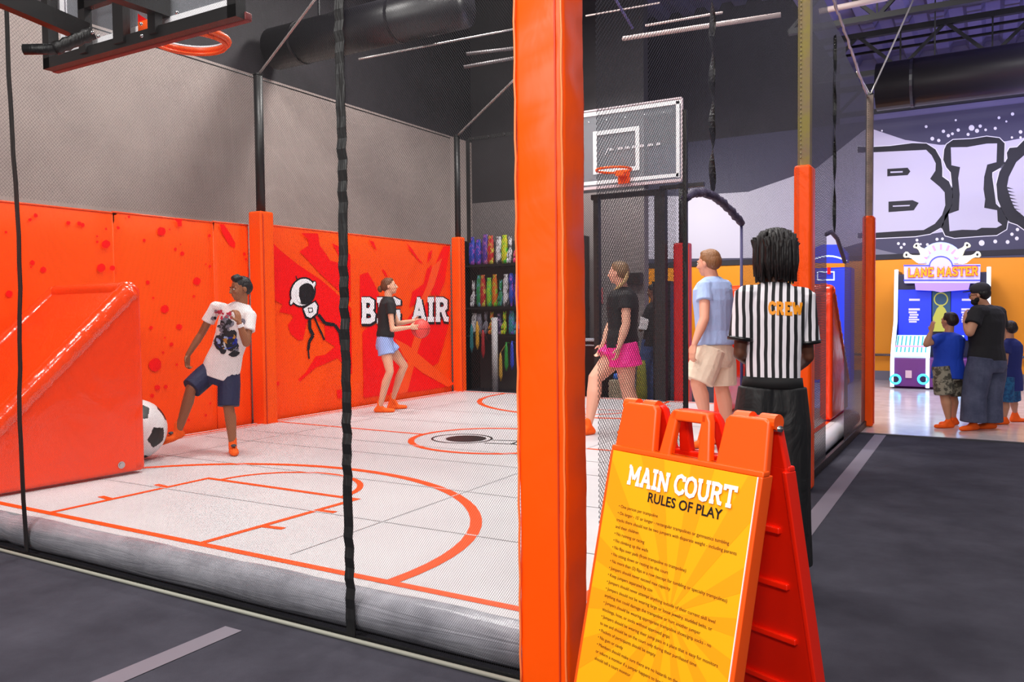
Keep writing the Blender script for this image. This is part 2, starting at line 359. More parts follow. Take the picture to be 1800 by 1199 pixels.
# floor tapes
def tape(p, l):
    f = MB(); f.add([(q[0], q[1], .003) for q in p], [(0, 1, 2, 3)]); tag(f.build('floor_tape', M_tape), l, 'tape')
tape([(-3.05, .5), (-2.93, .5), (-2.92, 2.52), (-3.03, 2.52)], 'grey tape strip on carpet running to the front net')
tape([(-5.75, 1.2), (-5.63, 1.2), (-5.05, 2.52), (-5.2, 2.52)], 'grey tape strip on carpet at far left edge')
tape([(-1.06, 2.9), (-.94, 2.9), (-.98, 9.94), (-1.1, 9.94)], 'long grey tape strip on carpet beside the side net')
f = MB(); f.box((1.6, 9.96, .006), (5.8, .05, .012)); tag(struct(f.build('trim_1', mat('edge_trim', (60, 58, 62), .5))))

# mural on the back wall ------------------------------------------------
def TB(dy):
    return lambda px, py: (lambda q: V((q.x, YB - dy, q.z)))(ony(px, py, YB - dy))
mural = thing('wall_mural', 'grey and black wall mural with huge block letters and white stars', 'mural', (0, YB, 2.45))
def sm(pts, it=1, closed=True):
    for _ in range(it):
        q = []
        for i in range(len(pts)):
            a, b = pts[i], pts[(i + 1) % len(pts)]
            q += [(a[0] * .75 + b[0] * .25, a[1] * .75 + b[1] * .25), (a[0] * .25 + b[0] * .75, a[1] * .25 + b[1] * .75)]
        pts = q
    return pts
def Q(pts, s, ox, oy): return [(ox + x / s, oy + y / s) for x, y in pts]
M_lav = mat('mural_light', (205, 200, 214), .6); M_nav = mat('mural_dark', (68, 66, 88), .6); M_mid = mat('mural_grey', (128, 126, 136), .6); M_ink = mat('mural_black', (16, 14, 20), .6)
f = MB(); P = lambda pts: f.flat(pts, TB(.012)); 
z0, z1 = 2.46, 5.06
f.add([(-6.9, YB - .008, z0), (7.9, YB - .008, z0), (7.9, YB - .008, z1), (-6.9, YB - .008, z1)], [(0, 1, 2, 3)])
f.mi = 1
f.flat(Q([(-2500, 580), (-1400, 575), (-850, 540), (-300, 350), (60, 60), (120, 20), (420, 120), (700, 160), (1000, 150), (1240, 130), (1500, 80), (2300, 60), (2300, 880), (1250, 770), (700, 905), (180, 920), (-250, 1040), (-700, 1075), (-2500, 1095)], 4.61, 1500, 220), TB(.012))
f.mi = 2
f.flat(Q([(130, 990), (300, 1030), (500, 1075), (130, 1092)], 4.61, 1500, 220), TB(.013))
f.mi = 0
f.flat(Q([(100, 925), (640, 880), (1250, 780), (2300, 880), (2300, 1055), (1000, 1075), (100, 1088)], 4.61, 1500, 220), TB(.0125))
part(f.build('mural_background', [M_nav, M_lav, M_mid], recalc=False), mural)
# star dots
f = MB(); rr = random.Random(5)
for (x, y, r) in [(590, 12, 12), (730, 50, 14), (770, 85, 14), (803, 70, 12), (850, 40, 14), (640, 110, 16), (692, 124, 14), (930, 75, 13), (958, 22, 24), (1002, 46, 17), (1028, 8, 14), (1072, 38, 11), (1150, 26, 13), (1285, 100, 10), (1355, 100, 10), (1355, 55, 15), (232, 45, 8), (365, 960, 12), (412, 965, 12), (388, 992, 12), (516, 932, 12), (678, 925, 13), (722, 922, 12), (1040, 955, 24), (1150, 943, 16), (1250, 947, 16), (1325, 918, 16), (1285, 884, 14), (1330, 846, 14), (545, 965, 10), (600, 968, 12), (1180, -60, 12), (1290, -90, 14), (1240, -30, 9), (830, -40, 9)]:
    f.flat([(1500 + (x + r * math.cos(t * PI / 5)) / 4.61, 220 + (y + r * math.sin(t * PI / 5)) / 4.61) for t in range(10)], TB(.016))
part(f.build('mural_stars', M_wht, recalc=False), mural)
# letters: white halo, black outline, light fill
def letter(outer, inner, name):
    f = MB(); T = TB(.018)
    f.stroke(outer, 26 / 4.61, T, closed=True)
    f.mi = 1; f.flat(outer, TB(.022)); f.stroke(outer, 12 / 4.61, TB(.022), closed=True); f.mi = 2; f.flat(inner, TB(.026))
    return f
Bo = Q([(40, 180), (120, 185), (300, 175), (480, 152), (590, 155), (660, 200), (705, 280), (715, 350), (715, 420), (770, 460), (800, 540), (800, 650), (770, 740), (715, 820), (620, 875), (500, 895), (180, 910), (40, 912)], 4.61, 1500, 220)
Bi = Q([(0, 225), (125, 222), (380, 210), (590, 200), (635, 245), (668, 310), (665, 370), (622, 435), (700, 500), (740, 545), (745, 650), (718, 730), (660, 800), (570, 850), (360, 860), (180, 872), (0, 875)], 4.61, 1500, 220)
Io = Q([(760, 160), (810, 125), (960, 118), (1080, 98), (1180, 110), (1220, 150), (1215, 300), (1190, 340), (1120, 380), (1120, 420), (1140, 560), (1150, 640), (1200, 690), (1245, 780), (1235, 840), (1160, 885), (1060, 890), (820, 908), (750, 890), (722, 830), (735, 730), (800, 640), (812, 540), (795, 380), (760, 340), (735, 280), (742, 200)], 4.61, 1500, 220)
Ii = Q([(790, 180), (920, 178), (1080, 150), (1165, 148), (1160, 300), (1085, 320), (1060, 420), (1055, 520), (1068, 600), (1060, 670), (1165, 690), (1170, 780), (1205, 808), (1160, 832), (1040, 832), (1000, 850), (880, 848), (780, 860), (770, 720), (855, 690), (862, 560), (850, 430), (865, 340), (795, 325)], 4.61, 1500, 220)
Go = Q([(1383, 130), (1330, 185), (1270, 190), (1250, 225), (1255, 270), (1190, 380), (1165, 480), (1175, 600), (1220, 710), (1270, 780), (1330, 800), (1400, 850), (1620, 900), (1900, 820), (1980, 600), (1900, 300), (1700, 130), (1500, 100)], 4.61, 1500, 220)
Gi = Q([(1400, 230), (1320, 300), (1260, 420), (1245, 500), (1275, 600), (1310, 680), (1383, 740), (1600, 820), (1800, 700), (1800, 500), (1600, 500), (1600, 400), (1800, 350), (1600, 220)], 4.61, 1500, 220)
for o_, i_, nm in ((Bo, Bi, 'letter_b'), (Go, Gi, 'letter_g'), (Io, Ii, 'letter_i')):
    part(letter(o_, i_, nm).build(nm, [M_wht, M_ink, M_lav], recalc=False), mural)
f = MB()
for q in ([(275, 355), (440, 345), (462, 375), (440, 405), (275, 415)], [(285, 620), (480, 608), (530, 630), (490, 690), (285, 705)]): f.flat(Q(q, 4.61, 1500, 220), TB(.030))
f.mi = 1
for q in ([(300, 376), (400, 372), (400, 384), (300, 388)], [(320, 652), (460, 646), (455, 656), (320, 662)]): f.flat(Q(q, 4.61, 1500, 220), TB(.034))
f.mi = 0
for k in range(9): y = 500 + k * 28; f.flat(Q([(1245 + k * 7, y), (1300 + k * 9, y + 18), (1250 + k * 8, y + 14)], 4.61, 1500, 220), TB(.030))
part(f.build('letter_slots', [M_ink, M_lav], recalc=False), mural)
# large letter of the same mural glimpsed above the orange wall through the doorway
f = MB(); f.flat([(-3.85, 1.7), (-3.78, 2.25), (-3.7, 2.25), (-3.62, 1.7), (-3.7, 1.7), (-3.74, 2.0), (-3.78, 1.7)], lambda u, v: V((u, YB - .006, v)))
tag(f.build('wall_letter', M_wht, recalc=False), 'white painted letter edge on orange wall seen in doorway', 'lettering')
# hand rail
t = thing('handrail', 'steel handrail along the orange wall behind the arcade machine', 'handrail', (1.0, YB - .12, 0))
f = MB(); f.tube([(-2.6, YB - .12, .5), (7, YB - .12, .5)], .03, 10); part(f.build('rail', M_chrome, smooth=True), t)
for x in (-2.5, -.9, .7, 2.4):
    f = MB(); f.tube([(x, YB - .12, 0), (x, YB - .12, .5)], .022, 8); part(f.build('rail_post', M_chrome, smooth=True), t)

# ------------------------------------------------------------------ inflatable court
ZC = .2
court = thing('inflatable_court', 'white inflatable sports court with orange lines and grey bumper edge', 'inflatable court', (-4.25, 6.7, 0))
x0, x1, y0, y1 = -7.14, -1.42, 2.80, 10.52
f = MB(); f.box(((x0 + x1) / 2, (y0 + y1) / 2, ZC / 2 + .01), (x1 - x0, y1 - y0, ZC - .02))
Lz = ZC + .002
f.mi = 0
TL = lambda u, v: V((u, v, Lz))
f.mi = 1
lw = .05
f.stroke([(x0 + .08, 2.9), (x1 - .08, 2.9), (x1 - .08, y1 - .1), (x0 + .08, y1 - .1)], lw, TL, closed=True)
f.stroke([(x0 + .18, 2.9), (x0 + .18, y1 - .1)], .02, TL, rnd=False)
for s, c in ((1, 2.9), (-1, y1 - .1)):
    Y = lambda v: c + s * v
    f.stroke([(-5.1, Y(0)), (-5.08, Y(1.2)), (-3.62, Y(1.2)), (-3.68, Y(0))], .045, TL)
    f.stroke([(p[0], Y(p[1] - 2.9)) for p in arc(-4.35, 4.1, .6, .55, 0, 180)], .045, TL)
    f.stroke([(p[0], Y(p[1] - 2.9)) for p in arc(-4.3, 3.15, 1.95, 1.72, -8, 188, 40)], .07, TL)
    for v in (.42, .85):
        f.stroke([(-5.1, Y(v)), (-5.24, Y(v + .02))], .045, TL, rnd=False); f.stroke([(-3.65, Y(v)), (-3.5, Y(v + .02))], .045, TL, rnd=False)
f.stroke([(x0 + .08, 6.62), (-4.95, 6.60)], .04, TL); f.stroke([(-3.25, 6.58), (x1 - .08, 6.58)], .04, TL)
f.stroke(arc(-4.1, 6.62, .82, .74, 0, 360, 44), .06, TL)
f.mi = 2
for y in (3.7, 4.6, 5.5, 6.0, 7.4, 8.3, 9.2): f.stroke([(x0 + .3, y), (x1 - .3, y + .05)], .014, TL, rnd=False)
for x in (-6.2, -3.1): f.stroke([(x, 3.0), (x, 10.2)], .012, TL, rnd=False)
# centre emblem: helmet of a spaceman, black and white
f.mi = 3; T4 = lambda u, v: V((u, v, Lz + .001))
f.stroke(arc(-4.42, 6.55, .3, .27, 0, 360, 30), .02, T4); f.flat(arc(-4.38, 6.56, .2, .19, 0, 350, 26), T4)
f.stroke([(-4.1, 6.6), (-3.85, 6.68), (-3.82, 6.48), (-4.08, 6.42)], .018, T4); f.stroke([(-3.84, 6.6), (-3.6, 6.62)], .02, T4); f.stroke([(-3.84, 6.5), (-3.62, 6.44)], .02, T4)
part(f.build('playing_surface', [M_court, M_line, M_crease, M_prt], recalc=False), court)
f = MB(); rr = random.Random(2); n = 60
for side in (0, 1):
    secs = []
    for i in range(n + 1):
        t = i / n; r = .1 + .0012 * math.sin(t * 37) + (-.012 if abs(t - .31) < .01 and side == 0 else 0)
        if side == 0: c = V((x0 + .02 + (x1 - x0 + .02) * t, y0 + .005, .103)); ax = V((0, 1, 0))
        else: c = V((x1 - .005, y0 + (y1 - y0) * t, .103)); ax = V((1, 0, 0))
        secs.append((c, ax, V((0, 0, 1)), r * 1.02, r * .97))
    g = MB(); g.loft(secs, 20); part(g.build('bumper_tube', M_tube if side == 0 else mat('white_vinyl_tube', (214, 212, 216), .35), smooth=True), court)
g = MB(); g.tube([(-7.3, 2.665, .010), (-1.52, 2.672, .010)], .010, 8)
tag(g.build('edge_cord', mat('cord_pale', (150, 150, 138), .7), smooth=True), 'pale cord along the foot of the front net', 'cord')

# ------------------------------------------------------------------ padded walls on the left
XW = -7.2
def TW(dx): return lambda px, py: (lambda q: V((XW + dx, q.y, q.z)))(onx(px, py, XW + dx))
def panel(ya, yb, ztop, name, label, prints=None, cat='wall pad'):
    t = thing(name, label, cat, (XW - .04, (ya + yb) / 2, 0), group='padded wall panels')
    f = MB(); ny, nz = 26, 20; rr = random.Random(int(ya * 10))
    gy = [ya + .006 + (yb - ya - .012) * i / ny for i in range(ny + 1)]; gz = [.02 + (ztop - .02) * k / nz for k in range(nz + 1)]
    vs = []
    for i, y in enumerate(gy):
        for k, z in enumerate(gz):
            e = min(1, min(i, ny - i) / 2) * min(1, min(k, nz - k) / 1.5)
            vs.append(V((XW - .03 + .03 * e, y, z)))
    f.add(vs, [(i * (nz + 1) + k, (i + 1) * (nz + 1) + k, (i + 1) * (nz + 1) + k + 1, i * (nz + 1) + k + 1) for i in range(ny) for k in range(nz)])
    f.add([(XW - .08, ya, .02), (XW - .08, yb, .02), (XW - .08, yb, ztop), (XW - .08, ya, ztop)], [(0, 1, 2, 3)])
    f.box((XW - .055, (ya + yb) / 2, ztop - .012), (.05, yb - ya - .01, .024)); f.box((XW - .055, ya + .01, ztop / 2), (.05, .02, ztop - .02)); f.box((XW - .055, yb - .01, ztop / 2), (.05, .02, ztop - .02))
    part(f.build('pad_cover', M_wall, smooth=True), t)
    f = MB(); f.tube([(XW - .03, ya, ztop + .004), (XW - .03, yb, ztop + .004)], .01, 8); part(f.build('piping', M_pipe, smooth=True), t)
    if prints:
        o = prints(); part(o, t)
    return t
def ypix(px): return onx(px, 600, XW).y
def spl(dots, extra=()):
    def g():
        f = MB(); rr = random.Random(11)
        for (x, y, r) in dots:
            n = 12; f.flat([(x / 3.746 + (r / 3.746) * (1 + rr.uniform(-.15, .15)) * math.cos(2 * PI * j / n), 330 + y / 3.746 + (r / 3.746) * (1 + rr.uniform(-.15, .15)) * math.sin(2 * PI * j / n)) for j in range(n)], TW(.006))
        for q in extra: f.flat([(a / 3.746, 330 + b / 3.746) for a, b in q], TW(.006))
        return f.build('splatter_print', M_red, recalc=False)
    return g
s1, s2, s3 = ypix(207), ypix(382), ypix(436)
panel(1.9, s1, 2.41, 'wall_pad', 'leftmost tall orange wall pad with red splatter behind the inflatable goal',
      spl([(235, 183, 14), (198, 210, 11), (450, 232, 14), (522, 235, 14), (545, 246, 14), (40, 292, 9), (213, 494, 16), (285, 540, 19), (127, 530, 16), (205, 523, 6), (640, 357, 9), (698, 372, 28), (698, 272, 8), (640, 320, 7), (667, 526, 27), (740, 528, 18), (60, 700, 24)]))
panel(s1, s2, 2.42, 'wall_pad', 'orange wall pad with red dots behind the soccer ball',
      spl([(778, 264, 11), (850, 192, 9), (825, 200, 4), (1065, 288, 29), (1117, 275, 6), (950, 346, 11), (1155, 405, 10), (1200, 433, 13), (1190, 374, 5), (1380, 316, 11), (1382, 518, 9), (1355, 503, 5), (974, 624, 13), (1010, 726, 8), (1085, 798, 26), (1180, 915, 20), (995, 922, 12), (1086, 988, 6), (1130, 1032, 13), (1075, 1085, 8), (1022, 1165, 42), (1295, 615, 25), (1277, 715, 8), (1165, 1165, 8), (1037, 1317, 18), (1092, 1310, 13), (1003, 1370, 13), (1385, 1420, 7), (1355, 1498, 9), (1243, 1530, 8)], [[(1145, 205), (1205, 208), (1195, 225), (1200, 252), (1172, 256), (1168, 228)]]))
panel(s2, 6.46, 2.43, 'wall_pad', 'narrow orange wall pad with slanting red drip beside the padded post',
      spl([(1610, 436, 10), (1620, 470, 8)], [[(1445, 240), (1475, 242), (1520, 310), (1550, 365), (1545, 398), (1510, 380), (1465, 300)]]))
# printed mural panel
def C5(pts): return [(430 + x / 3.526, 360 + y / 3.526) for x, y in pts]
def mural_print():
    f = MB()
    red = [
     [(154, 215), (230, 290), (330, 370), (480, 470), (560, 540), (660, 640), (665, 1050), (600, 975), (575, 950), (500, 985), (440, 1010), (345, 1095), (332, 1082), (380, 1040), (440, 940), (500, 930), (560, 880), (500, 840), (495, 740), (430, 700), (390, 720), (370, 800), (362, 838), (330, 840), (285, 800), (268, 745), (300, 700), (290, 680), (215, 665), (235, 620), (190, 592), (154, 590)],
     [(350, 175), (455, 178), (465, 250), (500, 300), (530, 345), (580, 360), (590, 330), (560, 270), (540, 238), (600, 265), (655, 310), (658, 600), (600, 550), (480, 440), (340, 290), (400, 250), (390, 210)],
     [(715, 435), (765, 418), (800, 480), (835, 560), (820, 700), (715, 740)],
     [(730, 790), (760, 760), (830, 830), (930, 900), (1000, 960), (1040, 1060), (1100, 1090), (980, 1165), (850, 1180), (740, 1199), (760, 1130), (735, 1060)],
     [(740, 860), (860, 900), (980, 1150), (735, 1190)],
     [(735, 900), (760, 760), (830, 740), (900, 640), (1000, 720), (1060, 640), (1140, 600), (1200, 560), (1262, 600), (1270, 720), (1235, 800), (1222, 900), (1200, 980), (1130, 1020), (1150, 1060), (1200, 1100), (1270, 1125), (1120, 1150), (980, 1165), (850, 1185), (740, 1190)],
     [(1232, 258), (1275, 258), (1258, 350), (1240, 480), (1205, 560), (1160, 560), (1140, 520), (1170, 420), (1190, 350)],
     [(1040, 540), (1110, 490), (1130, 400), (1160, 370), (1150, 480), (1120, 580), (1020, 640)],
     [(1100, 760), (1270, 722), (1225, 900), (1200, 980), (1130, 1020), (1150, 1060), (1200, 1100), (1270, 1125), (1100, 1040), (1020, 960), (1070, 860)],
     [(770, 220), (800, 228), (820, 285), (800, 262)], [(850, 400), (870, 408), (890, 450), (870, 440)],
     [(1000, 235), (1040, 275), (1075, 330), (1110, 370), (1080, 350), (1030, 290)], [(1140, 300), (1165, 275), (1155, 330), (1130, 360)],
     [(190, 1100), (215, 1095), (215, 1120), (195, 1118)], [(570, 1150), (600, 1145), (620, 1199), (575, 1199)]]
    T = TW(.006)
    f.mi = 0
    for q in red: f.flat(C5(q), T)
    f.mi = 1   # orange cross bands of the print
    T = TW(.009)
    f.flat(C5([(930, 830), (1010, 870), (1300, 1110), (1260, 1130), (1100, 1040), (990, 950)]), T)
    f.flat(C5([(1165, 380), (1225, 330), (1175, 500), (1110, 640), (1105, 800), (1060, 800), (1070, 640), (1130, 500)]), T)
    f.flat(C5([(1060, 790), (1110, 790), (1075, 900), (1010, 1160), (950, 1175), (1000, 1000)]), T)
    # spaceman emblem
    T1, T2, T3 = TW(.010), TW(.013), TW(.016)
    f.mi = 2
    hc = (368, 545)
    def E(cx, cy, rx, ry, rot, n=26):
        c, s_ = math.cos(rot), math.sin(rot)
        return C5([(cx + rx * math.cos(2 * PI * j / n) * c - ry * math.sin(2 * PI * j / n) * s_, cy + rx * math.cos(2 * PI * j / n) * s_ + ry * math.sin(2 * PI * j / n) * c) for j in range(n)])
    f.flat(E(360, 542, 80, 96, .35), T1); f.flat(E(428, 495, 16, 26, .3), T1); f.flat(E(293, 598, 16, 30, .3), T1)
    f.flat(C5([(355, 640), (440, 590), (462, 625), (455, 680), (410, 715), (375, 705), (362, 665)]), T1)
    f.stroke(C5([(318, 440), (330, 475)]), 2.0, T1); 
    for leg in ([(402, 715), (405, 770), (425, 810), (400, 850), (395, 900), (400, 955)], [(430, 690), (455, 750), (478, 800), (495, 838)], [(458, 680), (500, 735), (560, 745), (590, 790), (600, 870)]):
        n_ = len(leg)
        for i in range(n_ - 1): f.stroke(C5([leg[i], leg[i + 1]]), [5.5, 6, 5.5, 4.5, 2.5][i] * (0.55 if n_ == 4 else 1), T1)
    f.mi = 3
    f.flat(E(360, 542, 70, 86, .35), T2); f.flat(E(430, 494, 9, 18, .3), T2); f.flat(E(292, 600, 9, 20, .3), T2)
    f.flat(C5([(365, 645), (435, 602), (452, 628), (445, 672), (410, 702), (385, 692)]), T2)
    f.mi = 2
    f.flat(E(378, 552, 52, 68, .35), T3); f.stroke(C5([(395, 640), (420, 640), (422, 662), (400, 668), (395, 640)]), 1.2, T3)
    f.mi = 3
    f.flat(C5([(322, 520), (340, 492), (336, 560), (350, 610), (330, 600), (318, 560)]), TW(.018))
    # BIG AIR lettering on the wall pad
    def TT(u0, v0, u1, v1, dx, jx=0, jy=0):
        return lambda u, v: TW(dx)(*C5([(u0 + (u1 - u0) * u + jx, v0 + (v1 - v0) * v + jy)])[0])
    for d, wd, mi, jx, jy in ((.010, .36, 2, 3, 5), (.013, .22, 3, 0, 0)):
        f.mi = mi
        word(f, 'BIG', TT(722, 733, 975, 578, d, jx, jy), wd, sp=.06); word(f, 'AIR', TT(1035, 722, 1272, 577, d, jx, jy), wd, sp=.03)
    return f.build('mural_print', [M_red, M_line, M_prt, M_wht], recalc=False)
s4 = 6.62
panel(s4, 10.46, 2.46, 'wall_pad', 'long red and orange printed wall pad with white lettering and spaceman', mural_print)

# padded posts ----------------------------------------------------------
def post(x, y, wx, wy, zt, pole_h, pm, label, rz=0.0, padm=None, pr=.045, plabel=None, square=False):
    t = thing('padded_post', label, 'padded post', (x, y, 0), rz, group='padded court posts')
    f = MB(); f.box((0, 0, zt / 2 + .005), (wx, wy, zt - .01)); pad_o = f.build('post_pad', padm or M_pad, t, bevel=.025, seg=3)
    g = MB(); g.bar((wx / 2 + .003, -wy / 2 + .03, .05), (wx / 2 + .003, -wy / 2 + .03, zt - .03), .012, .012); g.build('pad_seam', M_seam, pad_o)
    f = MB()
    if square: f.box((0, 0, (zt + pole_h) / 2), (pr * 2, pr * 2, pole_h - zt))
    else: f.tube([(0, 0, zt - .01), (0, 0, pole_h)], pr, 14)
    o = f.build('pole', pm, t, smooth=not square)
    f = MB(); f.tube([(0, 0, pole_h), (0, 0, pole_h + .015)], pr + .006, 14); f.build('pole_cap', M_blackp, o)
    return t
post(-7.085, 6.52, .2, .2, 2.58, 4.1, M_black, 'orange padded post between the splattered pads and printed pad, black pole above', pr=.05)
post(-7.11, 10.50, .16, .16, 2.58, 4.13, M_black, 'orange padded corner post just right of the lettered wall pad', pr=.045)
post(-1.25, 6.66, .13, .2, 2.54, 4.6, M_yel, 'orange padded post behind the referee with yellowed steel pole', pr=.045, square=True)
post(-1.25, 10.60, .13, .2, 2.52, 3.95, M_brn, 'orange padded post at the far end of the side net', pr=.04, square=True)
post(-3.56, 10.62, .2, .2, 2.32, 3.1, M_black, 'red padded post seen through nets left of the man in blue', padm=mat('red_vinyl', (180, 14, 12), .35, bump=(5, .4, 1, .03)), pr=.05)
# the big corner post, nearest the camera
t = thing('padded_corner_post', 'big bright orange padded corner post in the foreground beside the yellow sign', 'padded post', (-1.405, 2.69, 0))
f = MB(); nz = 90; rr = random.Random(4)
rs = []
for k in range(nz + 1):
    z = .01 + 4.3 * k / nz; r = []
    a, b = .1, .088
    pts = []
    for (cx_, cy_, a0) in ((a - .018, b - .018, 0), (-a + .018, b - .018, 90), (-a + .018, -b + .018, 180), (a - .018, -b + .018, 270)):
        for q in range(5): an = math.radians(a0 + q * 22.5); pts.append((cx_ + .018 * math.cos(an), cy_ + .018 * math.sin(an)))
    for j, p in enumerate(pts):
        wob = .0025 * math.sin(z * 9 + j) + .0018 * math.sin(z * 31 + j * 2.1)
        r.append(V((p[0] * (1 + wob * 6), p[1] * (1 + wob * 6), z)))
    rs.append(r)
f.rings(rs); f.build('post_pad', M_padw, t, smooth=True)
f = MB()
f.tube([(-.096 + .002 * math.sin(i * 2.3), -.092, .02 + 4.25 * i / 60) for i in range(61)], .0045, 6)
f.tube([(.094 + .0015 * math.sin(i * 1.9), -.092, .02 + 4.25 * i / 60) for i in range(61)], .0045, 6)
f.build('seam_piping', mat('bright_piping', (255, 128, 66), .35), t, smooth=True)
f = MB(); f.box((.068, -.0905, 2.15), (.006, .004, 4.2)); f.build('closure_flap', M_seam, t)

# ------------------------------------------------------------------ nets
M_netN = net_mat('front_net', 'X', .0105, .0145, .055)
M_netS = net_mat('side_net', 'Y', .022, .02, .11, (44, 42, 46))
M_netD = net_mat('dense_side_net', 'Y', .03, .03, .29, (52, 50, 54))
M_netB = net_mat('back_net', 'X', .03, .034, .065)
M_netL = net_mat('wall_net', 'Y', .03, .034, .035)
def strap(pts, wd, ax, label=None, name='strap', tw=0.0, th=.004, seed=1, parent=None, ay=None):
    rr = random.Random(seed); f = MB(); rs = []; n = len(pts)
    for i, p in enumerate(pts):
        a = tw * i; x = V(ax) * math.cos(a) + V(ay or (0, 0, 0)) * math.sin(a); nrm = x.cross(V((0, 0, 1)))
        if nrm.length < .1: nrm = V((0, 1, 0))
        nrm.normalize(); p = V(p)
        rs.append([p - x * wd / 2 - nrm * th / 2, p + x * wd / 2 - nrm * th / 2, p + x * wd / 2 + nrm * th / 2, p - x * wd / 2 + nrm * th / 2])
    f.rings(rs); o = f.build(name, M_webb)
    return part(o, parent) if parent else o
H = 4.12
# front net
net = thing('court_netting', 'fine black front net closing the near side of the court', 'netting', (-4.4, YN, 0), group='court nets')
f = MB(); f.add([(-8.4, YN, .02), (-1.5, YN, .02), (-1.5, YN, H), (-8.4, YN, H)], [(0, 1, 2, 3)]); part(f.build('net_mesh', M_netN, recalc=False), net)
f = MB(); f.box((-4.95, YN - .005, .012), (6.9, .012, .022)); part(f.build('net_hem', M_webb), net)
def wav(x, y, z0, z1, amp, n, seed):
    rr = random.Random(seed); out = []; dx = 0
    for i in range(n + 1):
        z = z0 + (z1 - z0) * i / n
        dx = amp * math.sin(i * .42 + seed) * .7 + rr.uniform(-amp, amp) * .2
        out.append((x + dx, y, z))
    return out
part(strap(wav(-4.97, YN - .012, .03, H, .035, 26, 3), .042, (1, 0, 0), seed=2), net)
o = part(strap([(-2.42 + .0022 * math.sin(i * 1.7) + .002 * math.sin(i * .31), YN - .012 + .004 * math.sin(i * 2.9), .0 + H * i / 90) for i in range(91)], .05, (1, 0, 0), seed=3), net)
f = MB(); f.tube([(-8.4, YN, H), (-1.45, YN, H)], .008, 6); part(f.build('top_cable', M_steel, smooth=True), net)
# side net, near section with the doorway
net = thing('court_netting', 'black side net with arched doorway between the big orange post and the referee', 'netting', (XN, 4.7, 0), group='court nets')
f = MB(); da, db = 3.83, 4.86
arch = [(da, 1.98), (da + .25, 2.04), (da + .5, 2.045), (da + .75, 2.02), (db, 1.95)]
TX = lambda u, v: V((XN, u, v))
f.flat([(2.80, .04), (da, .04), (da, H), (2.80, H)], TX)
f.flat([(db, .04), (6.58, .04), (6.58, H), (db, H)], TX)
for i in range(4): f.flat([arch[i], arch[i + 1], (arch[i + 1][0], H), (arch[i][0], H)], TX)
part(f.build('net_mesh', M_netS, recalc=False), net)
M_ruf = mat('ruffled_sleeve', (66, 56, 84), .6, bump=(60, .8, .5, .01))
f = MB(); f.tube([(XN, y + .01 * math.sin(k * 3), z + .004 * math.sin(k * 5)) for k, (y, z) in enumerate([(da + (db - da) * i / 30, 1.98 + .075 * math.sin(PI * (i / 30) ** .8) - .03 * i / 30) for i in range(31)])], [.022 + .004 * math.sin(i * 2.7) for i in range(31)], 8)
part(f.build('doorway_trim', M_ruf, smooth=True), net)
part(strap(wav(XN, da, .08, 2.4, .0, 20, 4)[::1], .022, (0, 1, 0), seed=5, th=.02), net)
f = MB(); f.tube([(XN, db, .1), (XN, db + .005, 1.0), (XN, db, 1.95)], .009, 8); part(f.build('doorway_cord', mat('purple_cord', (52, 44, 92), .5), smooth=True), net)
part(strap([(XN - .01, 4.31 + .01 * math.sin(i), 2.06 + (H - 2.06) * i / 60) for i in range(61)], .035, (0, 1, 0), tw=.42, ay=(1, 0, 0)), net)
f = MB()
for i in range(46):
    z = 2.6 + i * .034; f.bar((XN - .002, 6.60, z), (XN - .002, 6.655, z + .022), .008, .008)
part(f.build('lacing', mat('pale_lace', (120, 112, 84), .6)), net)
# side net, far section with a second doorway
net = thing('court_netting', 'dark dense side net between the two slim orange posts', 'netting', (XN, 8.6, 0), group='court nets')
ya, yb, dc, dd = 6.76, 10.5, 7.78, 8.85; arch = [(dc, 2.1), (dc + .25, 2.14), (dc + .6, 2.1), (dd, 1.9)]
f = MB(); f.flat([(ya, .06), (dc, .06), (dc, H), (ya, H)], TX); f.flat([(dd, .06), (yb, .06), (yb, 3.92), (dd, 3.97)], TX)
for i in range(3): f.flat([arch[i], arch[i + 1], (arch[i + 1][0], H - .05), (arch[i][0], H - .03)], TX)
part(f.build('net_mesh', M_netD, recalc=False), net)
f = MB(); f.tube([(XN, p[0], p[1]) for p in arch], .02, 8); part(f.build('doorway_trim', M_ruf, smooth=True), net)
part(strap([(XN + .01, 8.14 + .006 * math.sin(i), 2.12 + 1.85 * i / 40) for i in range(41)], .03, (0, 1, 0), tw=.3, ay=(1, 0, 0)), net)
f = MB()
rr = random.Random(9)
pts = [(XN + rr.uniform(-.006, .006), 6.7 + (10.55 - 6.7) * i / 60, 4.5 - (4.5 - 3.92) * i / 60 + rr.uniform(-.008, .008)) for i in range(61)]
f.tube(pts, [.012 + .005 * rr.random() for _ in pts], 6); part(f.build('top_cable', M_steel, smooth=True), net)
f = MB()
for i in range(50):
    z = 2.55 + i * .027; f.box((XN + .02, 10.47, z), (.006, .02, .010))
part(f.build('lacing', mat('pale_lace', (120, 112, 84), .6)), net)
f = MB(); f.box((XN, (ya + yb) / 2, .04), (.03, yb - ya, .07)); part(f.build('net_hem', M_webb), net)
